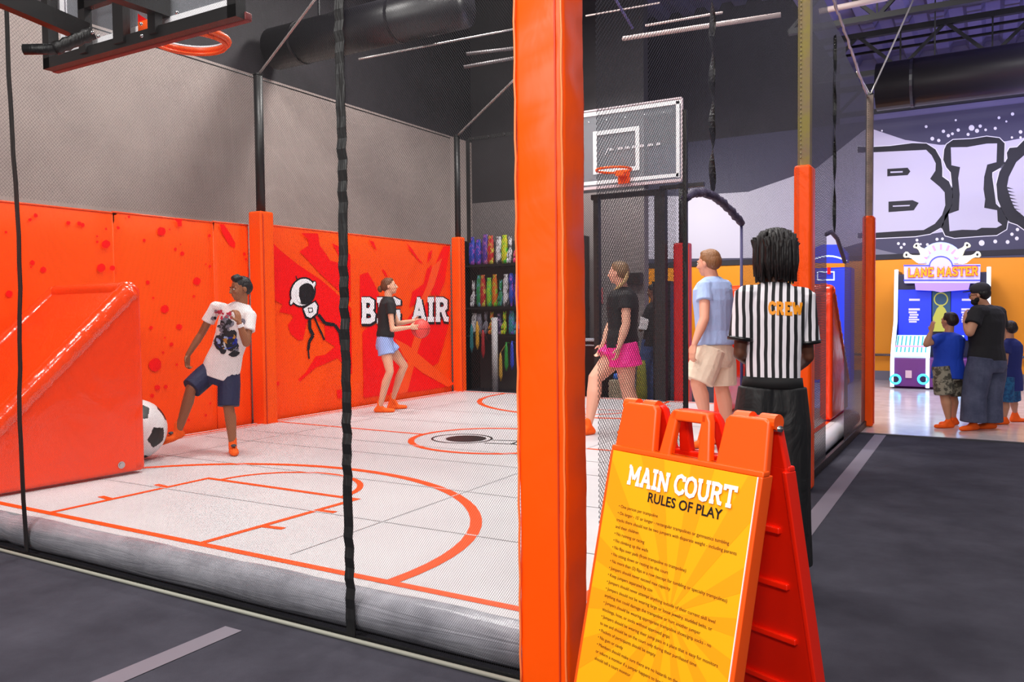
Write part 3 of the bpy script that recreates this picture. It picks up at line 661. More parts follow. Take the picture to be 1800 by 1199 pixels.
# back net
net = thing('court_netting', 'black back net behind the far basketball hoop', 'netting', (-4.2, 10.66, 0), group='court nets')
f = MB(); f.add([(-7.0, 10.66, .05), (-3.66, 10.66, .05), (-3.66, 10.66, 4.1), (-7.0, 10.66, 4.1)], [(0, 1, 2, 3)]); part(f.build('net_mesh', M_netB, recalc=False), net)
part(strap([(-7.0 + 3.3 * i / 10, 10.655, 4.1) for i in range(11)], .05, (0, 0, 1), name='top_band'), net)
part(strap([(-7.0, 10.64, 2.5 + i * .2) for i in range(9)], .07, (1, 0, 0), name='edge_band'), net)
f = MB()
for i in range(12): f.ell((-6.9 + i * .28, 10.64, 4.1), (.01, .01, .01), n=6, k=4)
part(f.build('eyelets', M_chrome), net)
# wall side net above the pads
net = thing('court_netting', 'fine black net above the orange wall pads', 'netting', (-7.12, 6.0, 2.5), group='court nets')
f = MB(); f.add([(-7.24, 2.8, 2.46), (-7.24, 10.5, 2.46), (-7.24, 10.5, H), (-7.24, 2.8, H)], [(0, 1, 2, 3)]); part(f.build('net_mesh', M_netL, recalc=False), net)
f = MB(); f.tube([(-7.24, 2.8, H), (-7.24, 10.5, H)], .008, 6); part(f.build('top_cable', M_black, smooth=True), net)
# guy cables
def cable(a, b, l, r=.012, s=0.0):
    f = MB(); a, b = V(a), V(b); f.tube([a + (b - a) * (i / 8) for i in range(9)], r, 8); return tag(f.build('guy_cable', M_steel, smooth=True), l, 'cable')
cable((-7.085, 6.52, 4.1), pd(562, -12, 8.2), 'pale steel guy cable rising from the black pole behind the kicking boy', .013)
cable((-7.11, 10.50, 4.13), pd(908, 136, 11.0), 'pale steel guy cable rising from the far left corner post', .016)
cable((-1.25, 10.60, 3.95), pd(1608, -6, 10.2), 'long steel guy cable rising right from the rusty post', .01)
cable((-1.25, 10.60, 3.95), pd(1506, 125, 9.6), 'short steel cable end at the top of the rusty post', .012)
cable(pd(630, 104, 9.5), pd(905, 51, 10.3), 'twisted steel cable stretched across left of the big orange post', .012)
# ------------------------------------------------------------------ inflatable soccer goals
def goal(loc, rz, label, gx=-1):
    """near side panel in the plane x = 0, mouth at y = 0 facing +y, far side at x = gx * 1.4"""
    t = thing('inflatable_goal', label, 'soccer goal', loc, rz, group='inflatable goals')
    Hh, D, W_ = 1.5, 1.14, 1.30
    for sx in (0, -W_ + .12):
        T = lambda u, v: V((sx, u, v)); f = MB()
        pts = [(0, .02), (0, Hh - .06), (-.03, Hh - .02), (-.10, Hh - .01), (-.2, Hh - .12), (-D, .36), (-D - .03, .02)]
        f.prism(pts, T, (-.12, 0, 0)); f.build('side_panel', M_infs, t, bevel=.035, seg=4)
    n = 40
    for sx in (-.06, -W_ + .07):
        pts = [(sx, -.06 - (D - .02) * i / n, Hh - .07 - (Hh - .42) * i / n) for i in range(n + 1)]
        f = MB(); f.tube(pts, [.085 * (1 + .035 * math.sin(i * 2.4) + .02 * math.sin(i * 5.1)) for i in range(n + 1)], 16); f.build('diagonal_tube', M_infl, t, smooth=True)
        f = MB(); f.tube([(sx, -.06, .05 + (Hh - .15) * i / 30) for i in range(31)], [.064 * (1 + .03 * math.sin(i * 1.7)) for i in range(31)], 14); f.build('front_tube', M_infs, t, smooth=True)
    f = MB(); f.tube([(-.06 - (W_ - .13) * i / 20, -.07, Hh - .075) for i in range(21)], [.075 * (1 + .02 * math.sin(i * 2)) for i in range(21)], 16); f.build('crossbar_tube', M_infl, t, smooth=True)
    f = MB(); ny = 24; vs = []
    for i in range(ny + 1):
        for k in range(15):
            u = i / ny; x = -.06 - (W_ - .13) * k / 14; sag = .03 * math.sin(PI * k / 14) * math.sin(PI * u)
            vs.append(V((x, -.1 - (D - .05) * u, Hh - .04 - (Hh - .42) * u + sag)))
    f.add(vs, [(i * 15 + k, i * 15 + k + 1, (i + 1) * 15 + k + 1, (i + 1) * 15 + k) for i in range(ny) for k in range(14)])
    b = len(f.v); f.add([v - V((0, .03, .03)) for v in vs], [(i * 15 + k, (i + 1) * 15 + k, (i + 1) * 15 + k + 1, i * 15 + k + 1) for i in range(ny) for k in range(14)])
    f.build('back_panel', M_infl, t, smooth=True)
    f = MB(); f.tube([(.0, -.2, .09), (.008, -.2, .09)], .028, 14); f.tube([(.008, -.2, .09), (.014, -.2, .09)], .018, 12); f.build('air_valve', M_chrome, t)
    return t
goal((-5.72, 4.03, ZC), math.radians(-6), 'large glossy orange inflatable soccer goal at left')
goal((-1.52, 9.35, ZC), 0.0, 'orange inflatable goal seen through the far side net', 1)
for o in [x for x in COL.objects if x.name.startswith('inflatable_goal.001')]:
    o.rotation_euler = (0, 0, PI); o.location = (-2.75, 9.28, ZC)

# soccer ball -----------------------------------------------------------
def soccer(loc, r, rot, label):
    bm = bmesh.new(); bmesh.ops.create_icosphere(bm, subdivisions=6, radius=r)
    g = (1 + 5 ** .5) / 2
    ico = [V(p).normalized() for p in [(0, 1, g), (0, -1, g), (0, 1, -g), (0, -1, -g), (1, g, 0), (-1, g, 0), (1, -g, 0), (-1, -g, 0), (g, 0, 1), (-g, 0, 1), (g, 0, -1), (-g, 0, -1)]]
    R = rot.to_matrix(); ico = [R @ v for v in ico]
    for fc in bm.faces:
        c = fc.calc_center_median().normalized(); v = max(ico, key=lambda q: q.dot(c)); fc.smooth = True
        nb = sorted([q for q in ico if q is not v], key=lambda q: -q.dot(v))[:5]
        d = c - v * c.dot(v); inside = True
        for q in nb:
            e = (q - v * q.dot(v)).normalized()
            # pentagon corners point at neighbours -> edges lie between them
        an = []
        e0 = (nb[0] - v * nb[0].dot(v)).normalized(); e1 = v.cross(e0)
        th = math.atan2(d.dot(e1), d.dot(e0)); k = 2 * PI / 5; tt = (th % k) - k / 2
        inside = d.length / max(c.dot(v), .1) * math.cos(tt) < .40 * math.cos(k / 2)
        fc.material_index = 1 if inside else 0
    me = bpy.data.meshes.new('soccer_ball'); bm.to_mesh(me); bm.free()
    me.materials.append(mat('ball_white', (238, 238, 240), .3)); me.materials.append(mat('ball_black', (28, 27, 27), .4))
    o = bpy.data.objects.new('soccer_ball', me); COL.objects.link(o); o.location = loc
    return tag(o, label, 'ball')
bc = pd(237, 750, 6.95)
soccer((bc.x, bc.y, ZC + .262), .258, Quaternion((0, 0, 1), 1.15) @ Quaternion((1, 0, 0), .25), 'big black and white soccer ball behind the orange goal')

# ------------------------------------------------------------------ basketball hoops
def torus(f, c, R, r, n=36, m=10, ax=V((1, 0, 0)), ay=V((0, 1, 0))):
    f.tube([V(c) + ax * (R * math.cos(2 * PI * i / n)) + ay * (R * math.sin(2 * PI * i / n)) for i in range(n)], r, m, closed=True)
def board(t, x0, x1, y, z0, z1, fd):
    """fd: side the hoop is on (+1/-1 in y)"""
    f = MB(); f.box(((x0 + x1) / 2, y, (z0 + z1) / 2), (x1 - x0 - .02, .012, z1 - z0 - .02)); part(f.build('glass_panel', M_glass), t)
    f = MB()
    for k in (-1, 1):
        yy = y + k * .009; e = .045
        f.box(((x0 + x1) / 2, yy, z0 + .06), (x1 - x0 - .08, .004, e)); f.box(((x0 + x1) / 2, yy, z1 - .04), (x1 - x0 - .02, .004, e + .01))
        f.box((x0 + .05, yy, (z0 + z1) / 2), (e, .004, z1 - z0 - .06)); f.box((x1 - .05, yy, (z0 + z1) / 2), (e, .004, z1 - z0 - .06))
    part(f.build('white_border', M_wht), t)
# far hoop
t = thing('basketball_hoop', 'far basketball hoop with clear backboard above the woman in pink shorts', 'basketball hoop', (-4.2, 10.3, 0), group='basketball hoops')
yb_ = 10.18; bx0, bx1, bz0, bz1 = -5.0, -3.42, 3.1, 4.13
board(t, bx0, bx1, yb_, bz0, bz1, -1)
f = MB()
TS = lambda u, v: V((u, yb_ - .014, v))
sq = [(-4.63, 3.30), (-4.02, 3.30), (-4.02, 3.82), (-4.63, 3.82)]; f.stroke(sq, .055, TS, closed=True)
part(f.build('target_square', M_wht, recalc=False), t)
f = MB(); f.mi = 0
for i, (a, b) in enumerate([(-4.42, -4.36), (-4.31, -4.22), (-4.2, -4.12), (-4.1, -4.02), (-4.0, -3.92), (-3.88, -3.8), (-3.76, -3.7)]): f.flat([(a, 3.565), (b, 3.57), (b - .01, 3.6), (a + .01, 3.6)], TS)
f.stroke([(-4.48, 3.52), (-4.44, 3.6), (-4.40, 3.58)], .012, TS)
part(f.build('maker_wordmark', mat('faint_white', (190, 188, 194), .5), recalc=False), t)
f = MB(); rc = V((-4.2, 9.80, 3.24)); torus(f, rc, .225, .016); f.box((-4.2, 10.07, 3.23), (.12, .16, .07)); f.box((-4.2, 10.14, 3.2), (.16, .03, .18))
part(f.build('rim', M_rim, smooth=False), t)
f = MB(); f.box(((bx0 + bx1) / 2, yb_, bz0 - .01), (bx1 - bx0, .05, .035)); f.box(((bx0 + bx1) / 2, yb_, bz1 + .005), (bx1 - bx0, .04, .02)); f.box((bx1 + .005, yb_, (bz0 + bz1) / 2), (.02, .04, bz1 - bz0)); f.box((bx0 - .005, yb_, (bz0 + bz1) / 2), (.02, .04, bz1 - bz0))
part(f.build('board_frame', mat('pale_frame', (196, 180, 186), .4)), t)
f = MB(); f.box((-4.72, 10.42, 1.62), (.08, .08, 2.8)); part(f.build('support_post', M_black), t)
f = MB(); f.box((-3.79, 10.42, 1.62), (.15, .1, 2.8)); part(f.build('support_post', M_black), t)
f = MB(); f.box((-4.3, 10.42, 3.0), (1.0, .06, .07)); f.box((-4.72, 10.3, 3.2), (.05, .2, .05)); f.box((-3.86, 10.3, 3.2), (.05, .2, .05)); f.box((-3.5, 10.42, 3.05), (.6, .06, .05)); part(f.build('cross_bar', M_black), t)
# near hoop, seen from behind
t = thing('basketball_hoop', 'near basketball hoop seen from behind at the top left', 'basketball hoop', (-4.43, 3.1, 3.0), group='basketball hoops')
yb_ = 3.2; bx0, bx1, bz0, bz1 = -5.46, -3.60, 3.085, 4.2
f = MB()
fw = .07
f.box(((bx0 + bx1) / 2, yb_, bz0 + .035), (bx1 - bx0, .07, .07)); f.box(((bx0 + bx1) / 2, yb_, bz1 - .035), (bx1 - bx0, .07, .07))
for x in (bx0 + .035, bx1 - .035): f.box((x, yb_, (bz0 + bz1) / 2), (fw, .07, bz1 - bz0))
for x, wd in ((-4.99, .07), (-4.62, .10), (-4.30, .07)): f.box((x, yb_ - .03, (bz0 + bz1) / 2), (wd, .05, bz1 - bz0 - .05))
f.box((-4.62, yb_ - .03, bz0 + .33), (.8, .05, .06))
part(f.build('board_frame', M_black), t)
board(t, bx0 + .06, bx1 - .06, yb_ + .05, bz0 + .06, bz1 - .06, 1)
f = MB(); f.box(((bx0 + bx1) / 2, yb_ + .05, bz0 + .02), (bx1 - bx0 + .02, .05, .05)); part(f.build('edge_padding', mat('dark_red_pad', (120, 30, 30), .5), bevel=.01), t)
f = MB(); f.flat([(-4.55, 3.12), (-4.25, 3.12), (-4.55, 3.3)], lambda u, v: V((u, yb_ + .035, v))); part(f.build('red_decal', M_red, recalc=False), t)
f = MB(); rc = V((-4.46, 3.54, 3.215)); torus(f, rc, .235, .022)
f.tube([rc + V((.222 * math.cos(a_ * PI / 12), .222 * math.sin(a_ * PI / 12), -.03)) for a_ in range(25)], .012, 8); f.box((-4.46, 3.28, 3.19), (.14, .12, .1))
part(f.build('rim', M_rim, smooth=True), t)
f = MB(); torus(f, rc + V((0, 0, .018)), .226, .009); part(f.build('rim_cord', M_wht, smooth=True), t)
f = MB(); f.bar(pd(-60, -32, 4.3), pd(152, 58, 4.72), .075, .1); part(f.build('mounting_arm', M_black), t)
f = MB(); f.bar(pd(120, -45, 4.3), pd(306, 22, 4.95), .08, .1); part(f.build('mounting_arm', M_black), t)
f = MB(); a, b = pd(96, 86, 4.62), pd(164, 58, 4.70); f.tube([a + (b - a) * (i / 10) for i in range(11)], [.036 + .004 * math.sin(i * 2.5) for i in range(11)], 12); f.tube([pd(42, 87, 4.6), pd(98, 86, 4.62)], .03, 12); part(f.build('wrapped_arm', M_webb, smooth=True), t)
f = MB()
for p in ((162, 57), (173, 64), (311, 22), (248, 42), (249, 63)): f.ell(pd(p[0], p[1], 4.62), (.01, .01, .01), n=8, k=5)
part(f.build('bolts', M_chrome, smooth=True), t)

# ------------------------------------------------------------------ A-frame sign
sg = thing('sandwich_board', 'orange plastic folding sign with yellow MAIN COURT rules poster', 'sign', (-.798, 2.510, 0), -.4013)
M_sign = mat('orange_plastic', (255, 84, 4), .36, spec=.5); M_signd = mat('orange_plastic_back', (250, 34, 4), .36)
TLT, ZH, SW = .2327, 1.13, .302
def SF(s, off=0.0):       # point on the sloping face: u across, v height, pushed out by off
    nn = V((0, -1, TLT * -1)).normalized() if s < 0 else V((0, 1, -TLT)).normalized()
    nn = V((0, s, 0)) * 1.0
    return lambda u, v: V((u, s * (.03 + (ZH - v) * TLT + off), v))
for s, nm in ((-1, 'front_panel'), (1, 'rear_panel')):
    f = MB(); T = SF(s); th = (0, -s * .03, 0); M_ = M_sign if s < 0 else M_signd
    W_ = SW + .006
    f.prism([(-W_, .06), (-W_ + .03, .0), (-W_ + .12, .0), (-W_ + .15, .08), (W_ - .15, .08), (W_ - .12, .0), (W_ - .03, .0), (W_, .06), (W_ - .002, .985), (-W_ + .002, .985)], T, th)
    # hinge towers
    for sx in (-1, 1): f.prism([(sx * (W_ - .002), .975), (sx * (W_ - .012), 1.12), (sx * (W_ - .03), 1.13), (sx * (.155), 1.13), (sx * (.14), 1.115), (sx * .125, .975)], T, th)
    # handle loop
    f.prism([(-.105, .975), (-.085, 1.10), (-.070, 1.125), (-.045, 1.125), (-.055, 1.0), (-.055, .975)], T, th); f.prism([(.105, .975), (.085, 1.10), (.070, 1.125), (.045, 1.125), (.055, 1.0), (.055, .975)], T, th)
    f.prism([(-.075, 1.09), (.075, 1.09), (.072, 1.125), (-.072, 1.125)], T, (0, -s * .04, 0))
    f.build(nm, M_, sg, bevel=.008, seg=3)
    # raised ribs / edge flange
    f = MB()
    for sx in (-1, 1): f.prism([(sx * W_, .03), (sx * (W_ - .016), .03), (sx * (W_ - .016), .97), (sx * W_, .97)], SF(s, .012), (0, -s * .05, 0))
    f.prism([(-W_, .968), (W_, .968), (W_, .985), (-W_, .985)], SF(s, .010), (0, -s * .03, 0))
    f.build('edge_flange', M_, sg, bevel=.004)
f = MB()
for z in (.25, .42, .6, .78): f.box((.0, .03 + (ZH - z) * TLT - .034, z), (SW * 1.7, .02, .02))
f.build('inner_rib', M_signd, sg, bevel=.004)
for sx in (-1, 1):
    f = MB(); f.tube([(sx * .16, 0, 1.118), (sx * .215, 0, 1.118)], .024, 14); f.tube([(sx * .25, 0, 1.118), (sx * .305, 0, 1.118)], .024, 14); f.build('hinge_barrel', M_sign, sg, smooth=False)
    f = MB(); f.tube([(sx * .2, 0, 1.1), (sx * .314, 0, 1.1)], .009, 10); f.build('hinge_bolt', M_chrome, sg, smooth=True)
f = MB(); f.tube([(.27, -.065, .96), (.27, -.078, .957)], .008, 10); f.tube([(-.25, -.065, .96), (-.25, -.078, .957)], .008, 10); f.build('poster_rivet', mat('rivet', (220, 60, 20), .4), sg, smooth=True)
# poster
PT, PB = .969, .14
M_post = mat('poster_yellow', (255, 172, 0), .42); M_ray = mat('poster_orange', (255, 157, 0), .42)
M_ink2 = mat('poster_text', (40, 14, 4), .5)
f = MB(V((0, -1, 0))); f.prism([(-.292, PB), (.292, PB), (.292, PT), (-.292, PT)], SF(-1, .0145), (0, .003, 0)); f.mi = 2; f.prism([(.292, PB), (.295, PB), (.295, PT), (.292, PT)], SF(-1, .0145), (0, .003, 0))
f.mi = 1; c0 = (.05, .53)
def clip(poly):
    def cl(p, inside, inter):
        out = []
        for i in range(len(p)):
            a, b = p[i], p[(i + 1) % len(p)]
            if inside(a): out.append(a)
            if inside(a) != inside(b): out.append(inter(a, b))
        return out
    for ax, val, sg_ in ((0, -.291, 1), (0, .291, -1), (1, PB, 1), (1, PT - .001, -1)):
        poly = cl(poly, lambda p: (p[ax] - val) * sg_ >= 0, lambda a, b: tuple(a[k] + (b[k] - a[k]) * (val - a[ax]) / (b[ax] - a[ax]) for k in (0, 1)))
        if len(poly) < 3: return []
    return poly
n = 28
for i in range(0, n, 2):
    a, b = 2 * PI * (i + .1) / n, 2 * PI * (i + 1.0) / n
    q = clip([c0, (c0[0] + 2 * math.cos(a), c0[1] + 2 * math.sin(a)), (c0[0] + 2 * math.cos(b), c0[1] + 2 * math.sin(b))])
    f.nl = 0
    if q: f.flat(q, SF(-1, .0148))
f.build('poster', [M_post, M_ray, M_wht], sg, recalc=False)
slope = V((0, TLT, 1)); slope.normalize(); kz = slope.z
def onS(u, v, off=.0158): return SF(-1, off)(u, v)
f = MB(V((0, -1, 0))); word(f, 'MAIN COURT', lambda u, v: onS(-.205 + .44 * u, .872 + .062 * v, .0162), .19, jit=.03, sp=.0); f.build('poster_title', M_wht, sg, recalc=False)
text_mesh('poster_heading', 'RULES OF PLAY', .043, M_prt, sg, onS(-.105, .832, .0162), (1, 0, 0), slope, bold=.0008)
rules = ['• One person per trampoline', "• On larger - 15' or longer - rectangular trampolines or gymnastics tumbling", 'tracks there should not be two jumpers with disparate weight - including parents', 'and their children', '• No running or racing', '• No climbing up the walls', '• No flips over pads (from trampoline to trampoline)', '• No sitting down or resting on the court', '• No more than (2) flips in a row (except for tumbling or specialty trampolines)', '• Jumpers should never exceed max capacity', '• Keep jumpers separated by size', '• Jumpers should never attempt anything outside of their current skill level', '• Jumpers should not be wearing large or loose jewelry, studded belts, or', 'anything that could damage the trampoline or hurt another jumper', '• Jumpers should be wearing appropriate trampoline shoes/grip socks - no', 'stockings, hose, or socks without approved grips', '• Jumpers should be wearing their jump pass in a place that is easy for monitors', 'to see and should be on the court only during their purchased time', '• Pockets of participants should be empty', '• No gum or candy', '• Members should make sure there are no hazards on the court', 'or inform a monitor if a jumper happens to break a rule and', 'should tell a court monitor']
text_mesh('poster_rules', '\n'.join(rules), .0148, M_ink2, sg, onS(-.225, .792, .0162), (1, 0, 0), slope, line=1.52)

# ------------------------------------------------------------------ figures
def remesh(mb_, name, mt, parent, vox=.007, it=4, mats=None):
    me = bpy.data.meshes.new(name); me.from_pydata(mb_.v, [], mb_.f)
    bm = bmesh.new(); bm.from_mesh(me); bmesh.ops.recalc_face_normals(bm, faces=bm.faces); bm.to_mesh(me); bm.free()
    t_ = bpy.data.objects.new('tmp', me); COL.objects.link(t_)
    r = t_.modifiers.new('r', 'REMESH'); r.mode = 'VOXEL'; r.voxel_size = vox; r.use_smooth_shade = True
    s_ = t_.modifiers.new('s', 'SMOOTH'); s_.factor = .5; s_.iterations = it
    bpy.context.view_layer.update()
    m2 = bpy.data.meshes.new_from_object(t_.evaluated_get(bpy.context.evaluated_depsgraph_get()))
    bpy.data.objects.remove(t_); m2.name = name; m2.materials.clear(); m2.materials.append(mt)
    m2.polygons.foreach_set('use_smooth', [True] * len(m2.polygons))
    o = bpy.data.objects.new(name, m2); COL.objects.link(o); o.parent = parent
    return o
def basis(f_, up=V((0, 0, 1))):
    f_ = V(f_).normalized(); s_ = f_.cross(V(up)).normalized(); u = s_.cross(f_).normalized(); return s_, f_, u   # side (person's right), front, up
def hand(mb_, W, d, n_, side, sc=1.0, curl=.5, spread=.0):
    """W wrist, d direction of the palm, n_ palm normal (the way fingers curl), side: thumb side vector"""
    d = V(d).normalized(); n_ = (V(n_) - d * V(n_).dot(d)).normalized(); t = d.cross(n_).normalized()
    if t.dot(V(side)) < 0: t = -t
    W = V(W); L = .088 * sc
    mb_.loft([(W, t, n_, .024 * sc, .018 * sc), (W + d * L * .35, t, n_, .036 * sc, .017 * sc), (W + d * L * .8, t, n_, .041 * sc, .015 * sc), (W + d * L, t, n_, .038 * sc, .012 * sc)], 12)
    for i, (o_, l) in enumerate(((.030, .92), (.0105, 1.05), (-.0105, .98), (-.030, .76))):
        p = W + d * L * .95 + t * o_ * sc; a = .2 * curl; r = .0085 * sc
        dd = d + t * (o_ * spread * 8)
        for k, sl in enumerate((.038, .026, .02)):
            v = (dd * math.cos(a) + n_ * math.sin(a)).normalized(); q = p + v * sl * l * sc; mb_.cap_(p, q, r, r * .93, 8); p = q; a += curl * (.95 if k == 0 else .8); r *= .93
    p = W + d * L * .28 + t * .03 * sc; q = p + (d * .7 + t * .75 + n_ * .35).normalized() * .036 * sc; mb_.cap_(p, q, .013 * sc, .0105 * sc, 8)
    q2 = q + (d * 1.0 + t * .2 + n_ * .45).normalized() * .03 * sc; mb_.cap_(q, q2, .0105 * sc, .009 * sc, 8)
def head(mb_, C, f_, sc=1.0, up=V((0, 0, 1)), neck=None):
    s_, fr, u = basis(f_, up); M = Matrix((s_, fr, u)).transposed(); C = V(C)
    P_ = lambda x, y, z: C + M @ V((x * sc, y * sc, z * sc))
    E_ = lambda x, y, z, a, b, c: mb_.ell(P_(x, y, z), (a * sc, b * sc, c * sc), M)
    E_(0, -.012, .028, .074, .092, .082); E_(0, .028, -.012, .062, .062, .075); E_(0, .036, -.062, .047, .048, .044); E_(0, .058, -.088, .022, .022, .016)
    for k in (-1, 1):
        E_(k * .075, -.005, -.008, .009, .018, .030); E_(k * .035, .066, -.025, .020, .018, .018); E_(k * .03, .078, .018, .026, .010, .008)
    mb_.cap_(P_(0, .088, .006), P_(0, .106, -.026), .009 * sc, .0125 * sc, 8); E_(0, .098, -.03, .018, .012, .009)
    E_(0, .084, -.052, .024, .010, .006); E_(0, .082, -.062, .021, .010, .007)
    return P_, M
def eyes(t, P_, M, sc, hc):
    f = MB()
    for k in (-1, 1): f.ell(P_(k * .03, .083, .001), (.013 * sc, .008 * sc, .0085 * sc), M, 10, 6)
    ey = f.build('eyes', mat('eye_white', (225, 220, 215), .3), t, smooth=True)
    f = MB()
    for k in (-1, 1): f.ell(P_(k * .03, .0895, .001), (.0058 * sc, .003 * sc, .006 * sc), M, 8, 5)
    f.build('irises', mat('iris', (38, 24, 16), .2), ey, smooth=True)
    f = MB()
    for k in (-1, 1): f.cap_(P_(k * .014, .089, .021), P_(k * .045, .080, .024), .0035 * sc, .0028 * sc, 6)
    f.build('eyebrows', mat('brow_' + str(hc), hc, .8), t, smooth=True)

def person(label, *a, **k):
    global LEG
    LEG = k.pop('leg', 1.0); return person_(label, *a, **k)
def person_(label, base, d0, J, face, chest, skin, hairc, sc=1.0, bulk=1.0, top=None, bottom=None, feet=None, hands=None, vox=.007, headsc=None, extra=None, hair=None, name='person'):
    base = V(base); az = math.atan2(base.x, base.y); t = thing(name, label, 'person', base, -az)
    Rm = Matrix.Rotation(az, 3, 'Z')
    def L(p): return Rm @ (pd(p[0], p[1], d0 + (p[2] if len(p) > 2 else 0)) - base)
    j = {k: L(v) for k, v in J.items()}
    hs = headsc or sc; b = bulk
    ms = mat('skin_' + '_'.join(map(str, skin)), skin, .5, spec=.35)
    mh = mat('hair_' + '_'.join(map(str, hairc)), hairc, .5, spec=.4, bump=((90, 90, 20), .7, 0, .01))
    ch = V((chest[0], chest[1], 0)).normalized(); sd = ch.cross(V((0, 0, 1)))
    hip = (j['hipL'] + j['hipR']) / 2; shm = (j['shL'] + j['shR']) / 2; nk = j['neck']
    spine = (nk - hip); up = spine.normalized(); fr = (ch - up * ch.dot(up)).normalized(); sx = fr.cross(up)
    H_ = spine.length
    TR = [(0.0, .165, .115), (.15, .160, .110), (.32, .142, .100), (.5, .150, .108), (.7, .168, .115), (.84, .172, .105), (.93, .13, .085), (1.0, .07, .06)]
    torso = lambda e, lo=0.0, hi=1.0, fl=0.0, tp=1.0: [(hip + up * (H_ * a), sx, fr, (ra * b * sc + e) * (1 + fl * (1 - a)), (rb * b * sc + e) * (1 + fl * (1 - a))) for a, ra, rb in TR if lo <= a <= hi]
    mb_ = MB(); P_, HM = head(mb_, j['head'], face, hs)
    mb_.cap_(nk - up * .03, j['head'] + V((0, 0, -.05 * hs)) - V(face).normalized() * .012, .056 * sc * (1 + (b - 1) * .5), .052 * sc, 12)
    mb_.loft([(hip - up * .06, sx, fr, .12 * b * sc, .09 * sc)] + torso(-.012), 16)
    for k in 'LR':
        sh, el, wr = j['sh' + k], j['el' + k], j['wr' + k]
        mb_.cap_(sh, el, .046 * b * sc, .037 * b * sc); mb_.cap_(el, el + (wr - el) * .35, .037 * b * sc, .038 * b * sc); mb_.cap_(el + (wr - el) * .35, wr, .038 * b * sc, .024 * sc)
        mb_.cap_(shm + (sh - shm) * .5, sh, .05 * sc, .048 * b * sc)
        hp, kn, an = j['hip' + k], j['kn' + k], j['an' + k]
        mb_.cap_(hp, hp + (kn - hp) * .45, .080 * b * sc * LEG, .076 * b * sc * LEG); mb_.cap_(hp + (kn - hp) * .45, kn, .076 * b * sc * LEG, .053 * b * sc * LEG); mid = kn + (an - kn) * .3 - fr * .012
        mb_.cap_(kn, mid, .051 * b * sc * LEG, .056 * b * sc * LEG); mb_.cap_(mid, an, .056 * b * sc * LEG, .032 * sc)
        hd = (hands or {}).get(k)
        if hd: hand(mb_, wr, hd[0], hd[1], hd[2], sc * .95, hd[3] if len(hd) > 3 else .5, hd[4] if len(hd) > 4 else 0)
        if feet is None or feet.get('bare'):
            to = j['to' + k]; mb_.cap_(an, an + (to - an) * .3, .035 * sc, .036 * sc); mb_.cap_(an, to, .035, .022)
    remesh(mb_, 'body', ms, t, vox, 3)
    eyes(t, P_, HM, hs, hairc)
    if hair: hair(t, P_, HM, hs, mh, j)
    # top
    if top:
        bs = b * top.get('slr', 1.0); m_, sl, hem, fl = top['mat'], top.get('sleeve', .5), top.get('hem', .08), top.get('flare', .04)
        f = MB(); secs = torso(.012 * sc, top.get('lo', 0), .95, fl)
        h0 = secs[0]; f.loft(([(h0[0] - up * hem, h0[1], h0[2], h0[3] * 1.02, h0[4] * 1.02)] if hem > 0 else [(hip + up * (H_ * top['lo']), h0[1], h0[2], h0[3], h0[4])]) + (secs if hem > 0 else [(q[0] + up * (.02 if n_ == 0 else 0), *q[1:]) for n_, q in enumerate(secs)]) + [(nk + up * .004, sx, fr, .068 * sc, .062 * sc)], 20)
        for k in 'LR':
            sh, el = j['sh' + k], j['el' + k]; e = sh + (el - sh) * sl
            f.cap_(shm + (sh - shm) * .55, sh, .066 * sc * b, .062 * b * sc); d = (el - sh).normalized(); x_ = d.orthogonal().normalized(); y_ = d.cross(x_)
            f.loft([(sh - d * .02, x_, y_, .060 * bs * sc, .060 * bs * sc), (sh + (e - sh) * .5, x_, y_, .062 * bs * sc, .062 * bs * sc), (e, x_, y_, .066 * bs * sc, .066 * bs * sc)], 14)
        if top.get('belly'): c_ = hip + up * (H_ * .35) + fr * .05; f.ell(c_, (.14 * b * sc, .12 * b * sc, .16 * sc), Matrix((sx, fr, up)).transposed())
        so = remesh(f, 'shirt', m_, t, vox, 2)
    if bottom:
        m_, fr_, r0, r1 = bottom['mat'], bottom.get('len', .5), bottom.get('r0', .1), bottom.get('r1', .085)
        f = MB(); f.loft([(hip - up * .10, sx, fr, .15 * b * sc, .115 * b * sc), (hip - up * .05, sx, fr, .176 * b * sc, .130 * b * sc), (hip + up * .03, sx, fr, .172 * b * sc, .124 * b * sc), (hip + up * bottom.get('rise', .10), sx, fr, .155 * b * sc, .112 * b * sc)], 20)
        for k in 'LR':
            hp, kn, an = j['hip' + k], j['kn' + k], j['an' + k]
            def ring(c_, d, r): d = d.normalized(); x_ = sx - d * sx.dot(d); x_.normalize(); return (c_, x_, d.cross(x_), r * b * sc, r * b * sc * 1.05)
            if fr_ <= 1.0:
                e = hp + (kn - hp) * fr_; d = kn - hp
                f.loft([ring(hp - d.normalized() * .07, d, r0 * .9), ring(hp + (e - hp) * .3, d, r0), ring(hp + (e - hp) * .7, d, (r0 + r1) / 2), ring(e, d, r1)], 16)
            else:
                q = fr_ - 1; d = kn - hp; d2 = an - kn; e = kn + d2 * q
                f.loft([ring(hp - d.normalized() * .07, d, r0 * .9), ring(hp + d * .3, d, r0), ring(kn, d + d2, (r0 + r1) / 2 * .94), ring(kn + d2 * q * .5, d2, r1), ring(e, d2, r1 * 1.03)], 16)
        remesh(f, bottom.get('name', 'shorts'), m_, t, vox, 2)
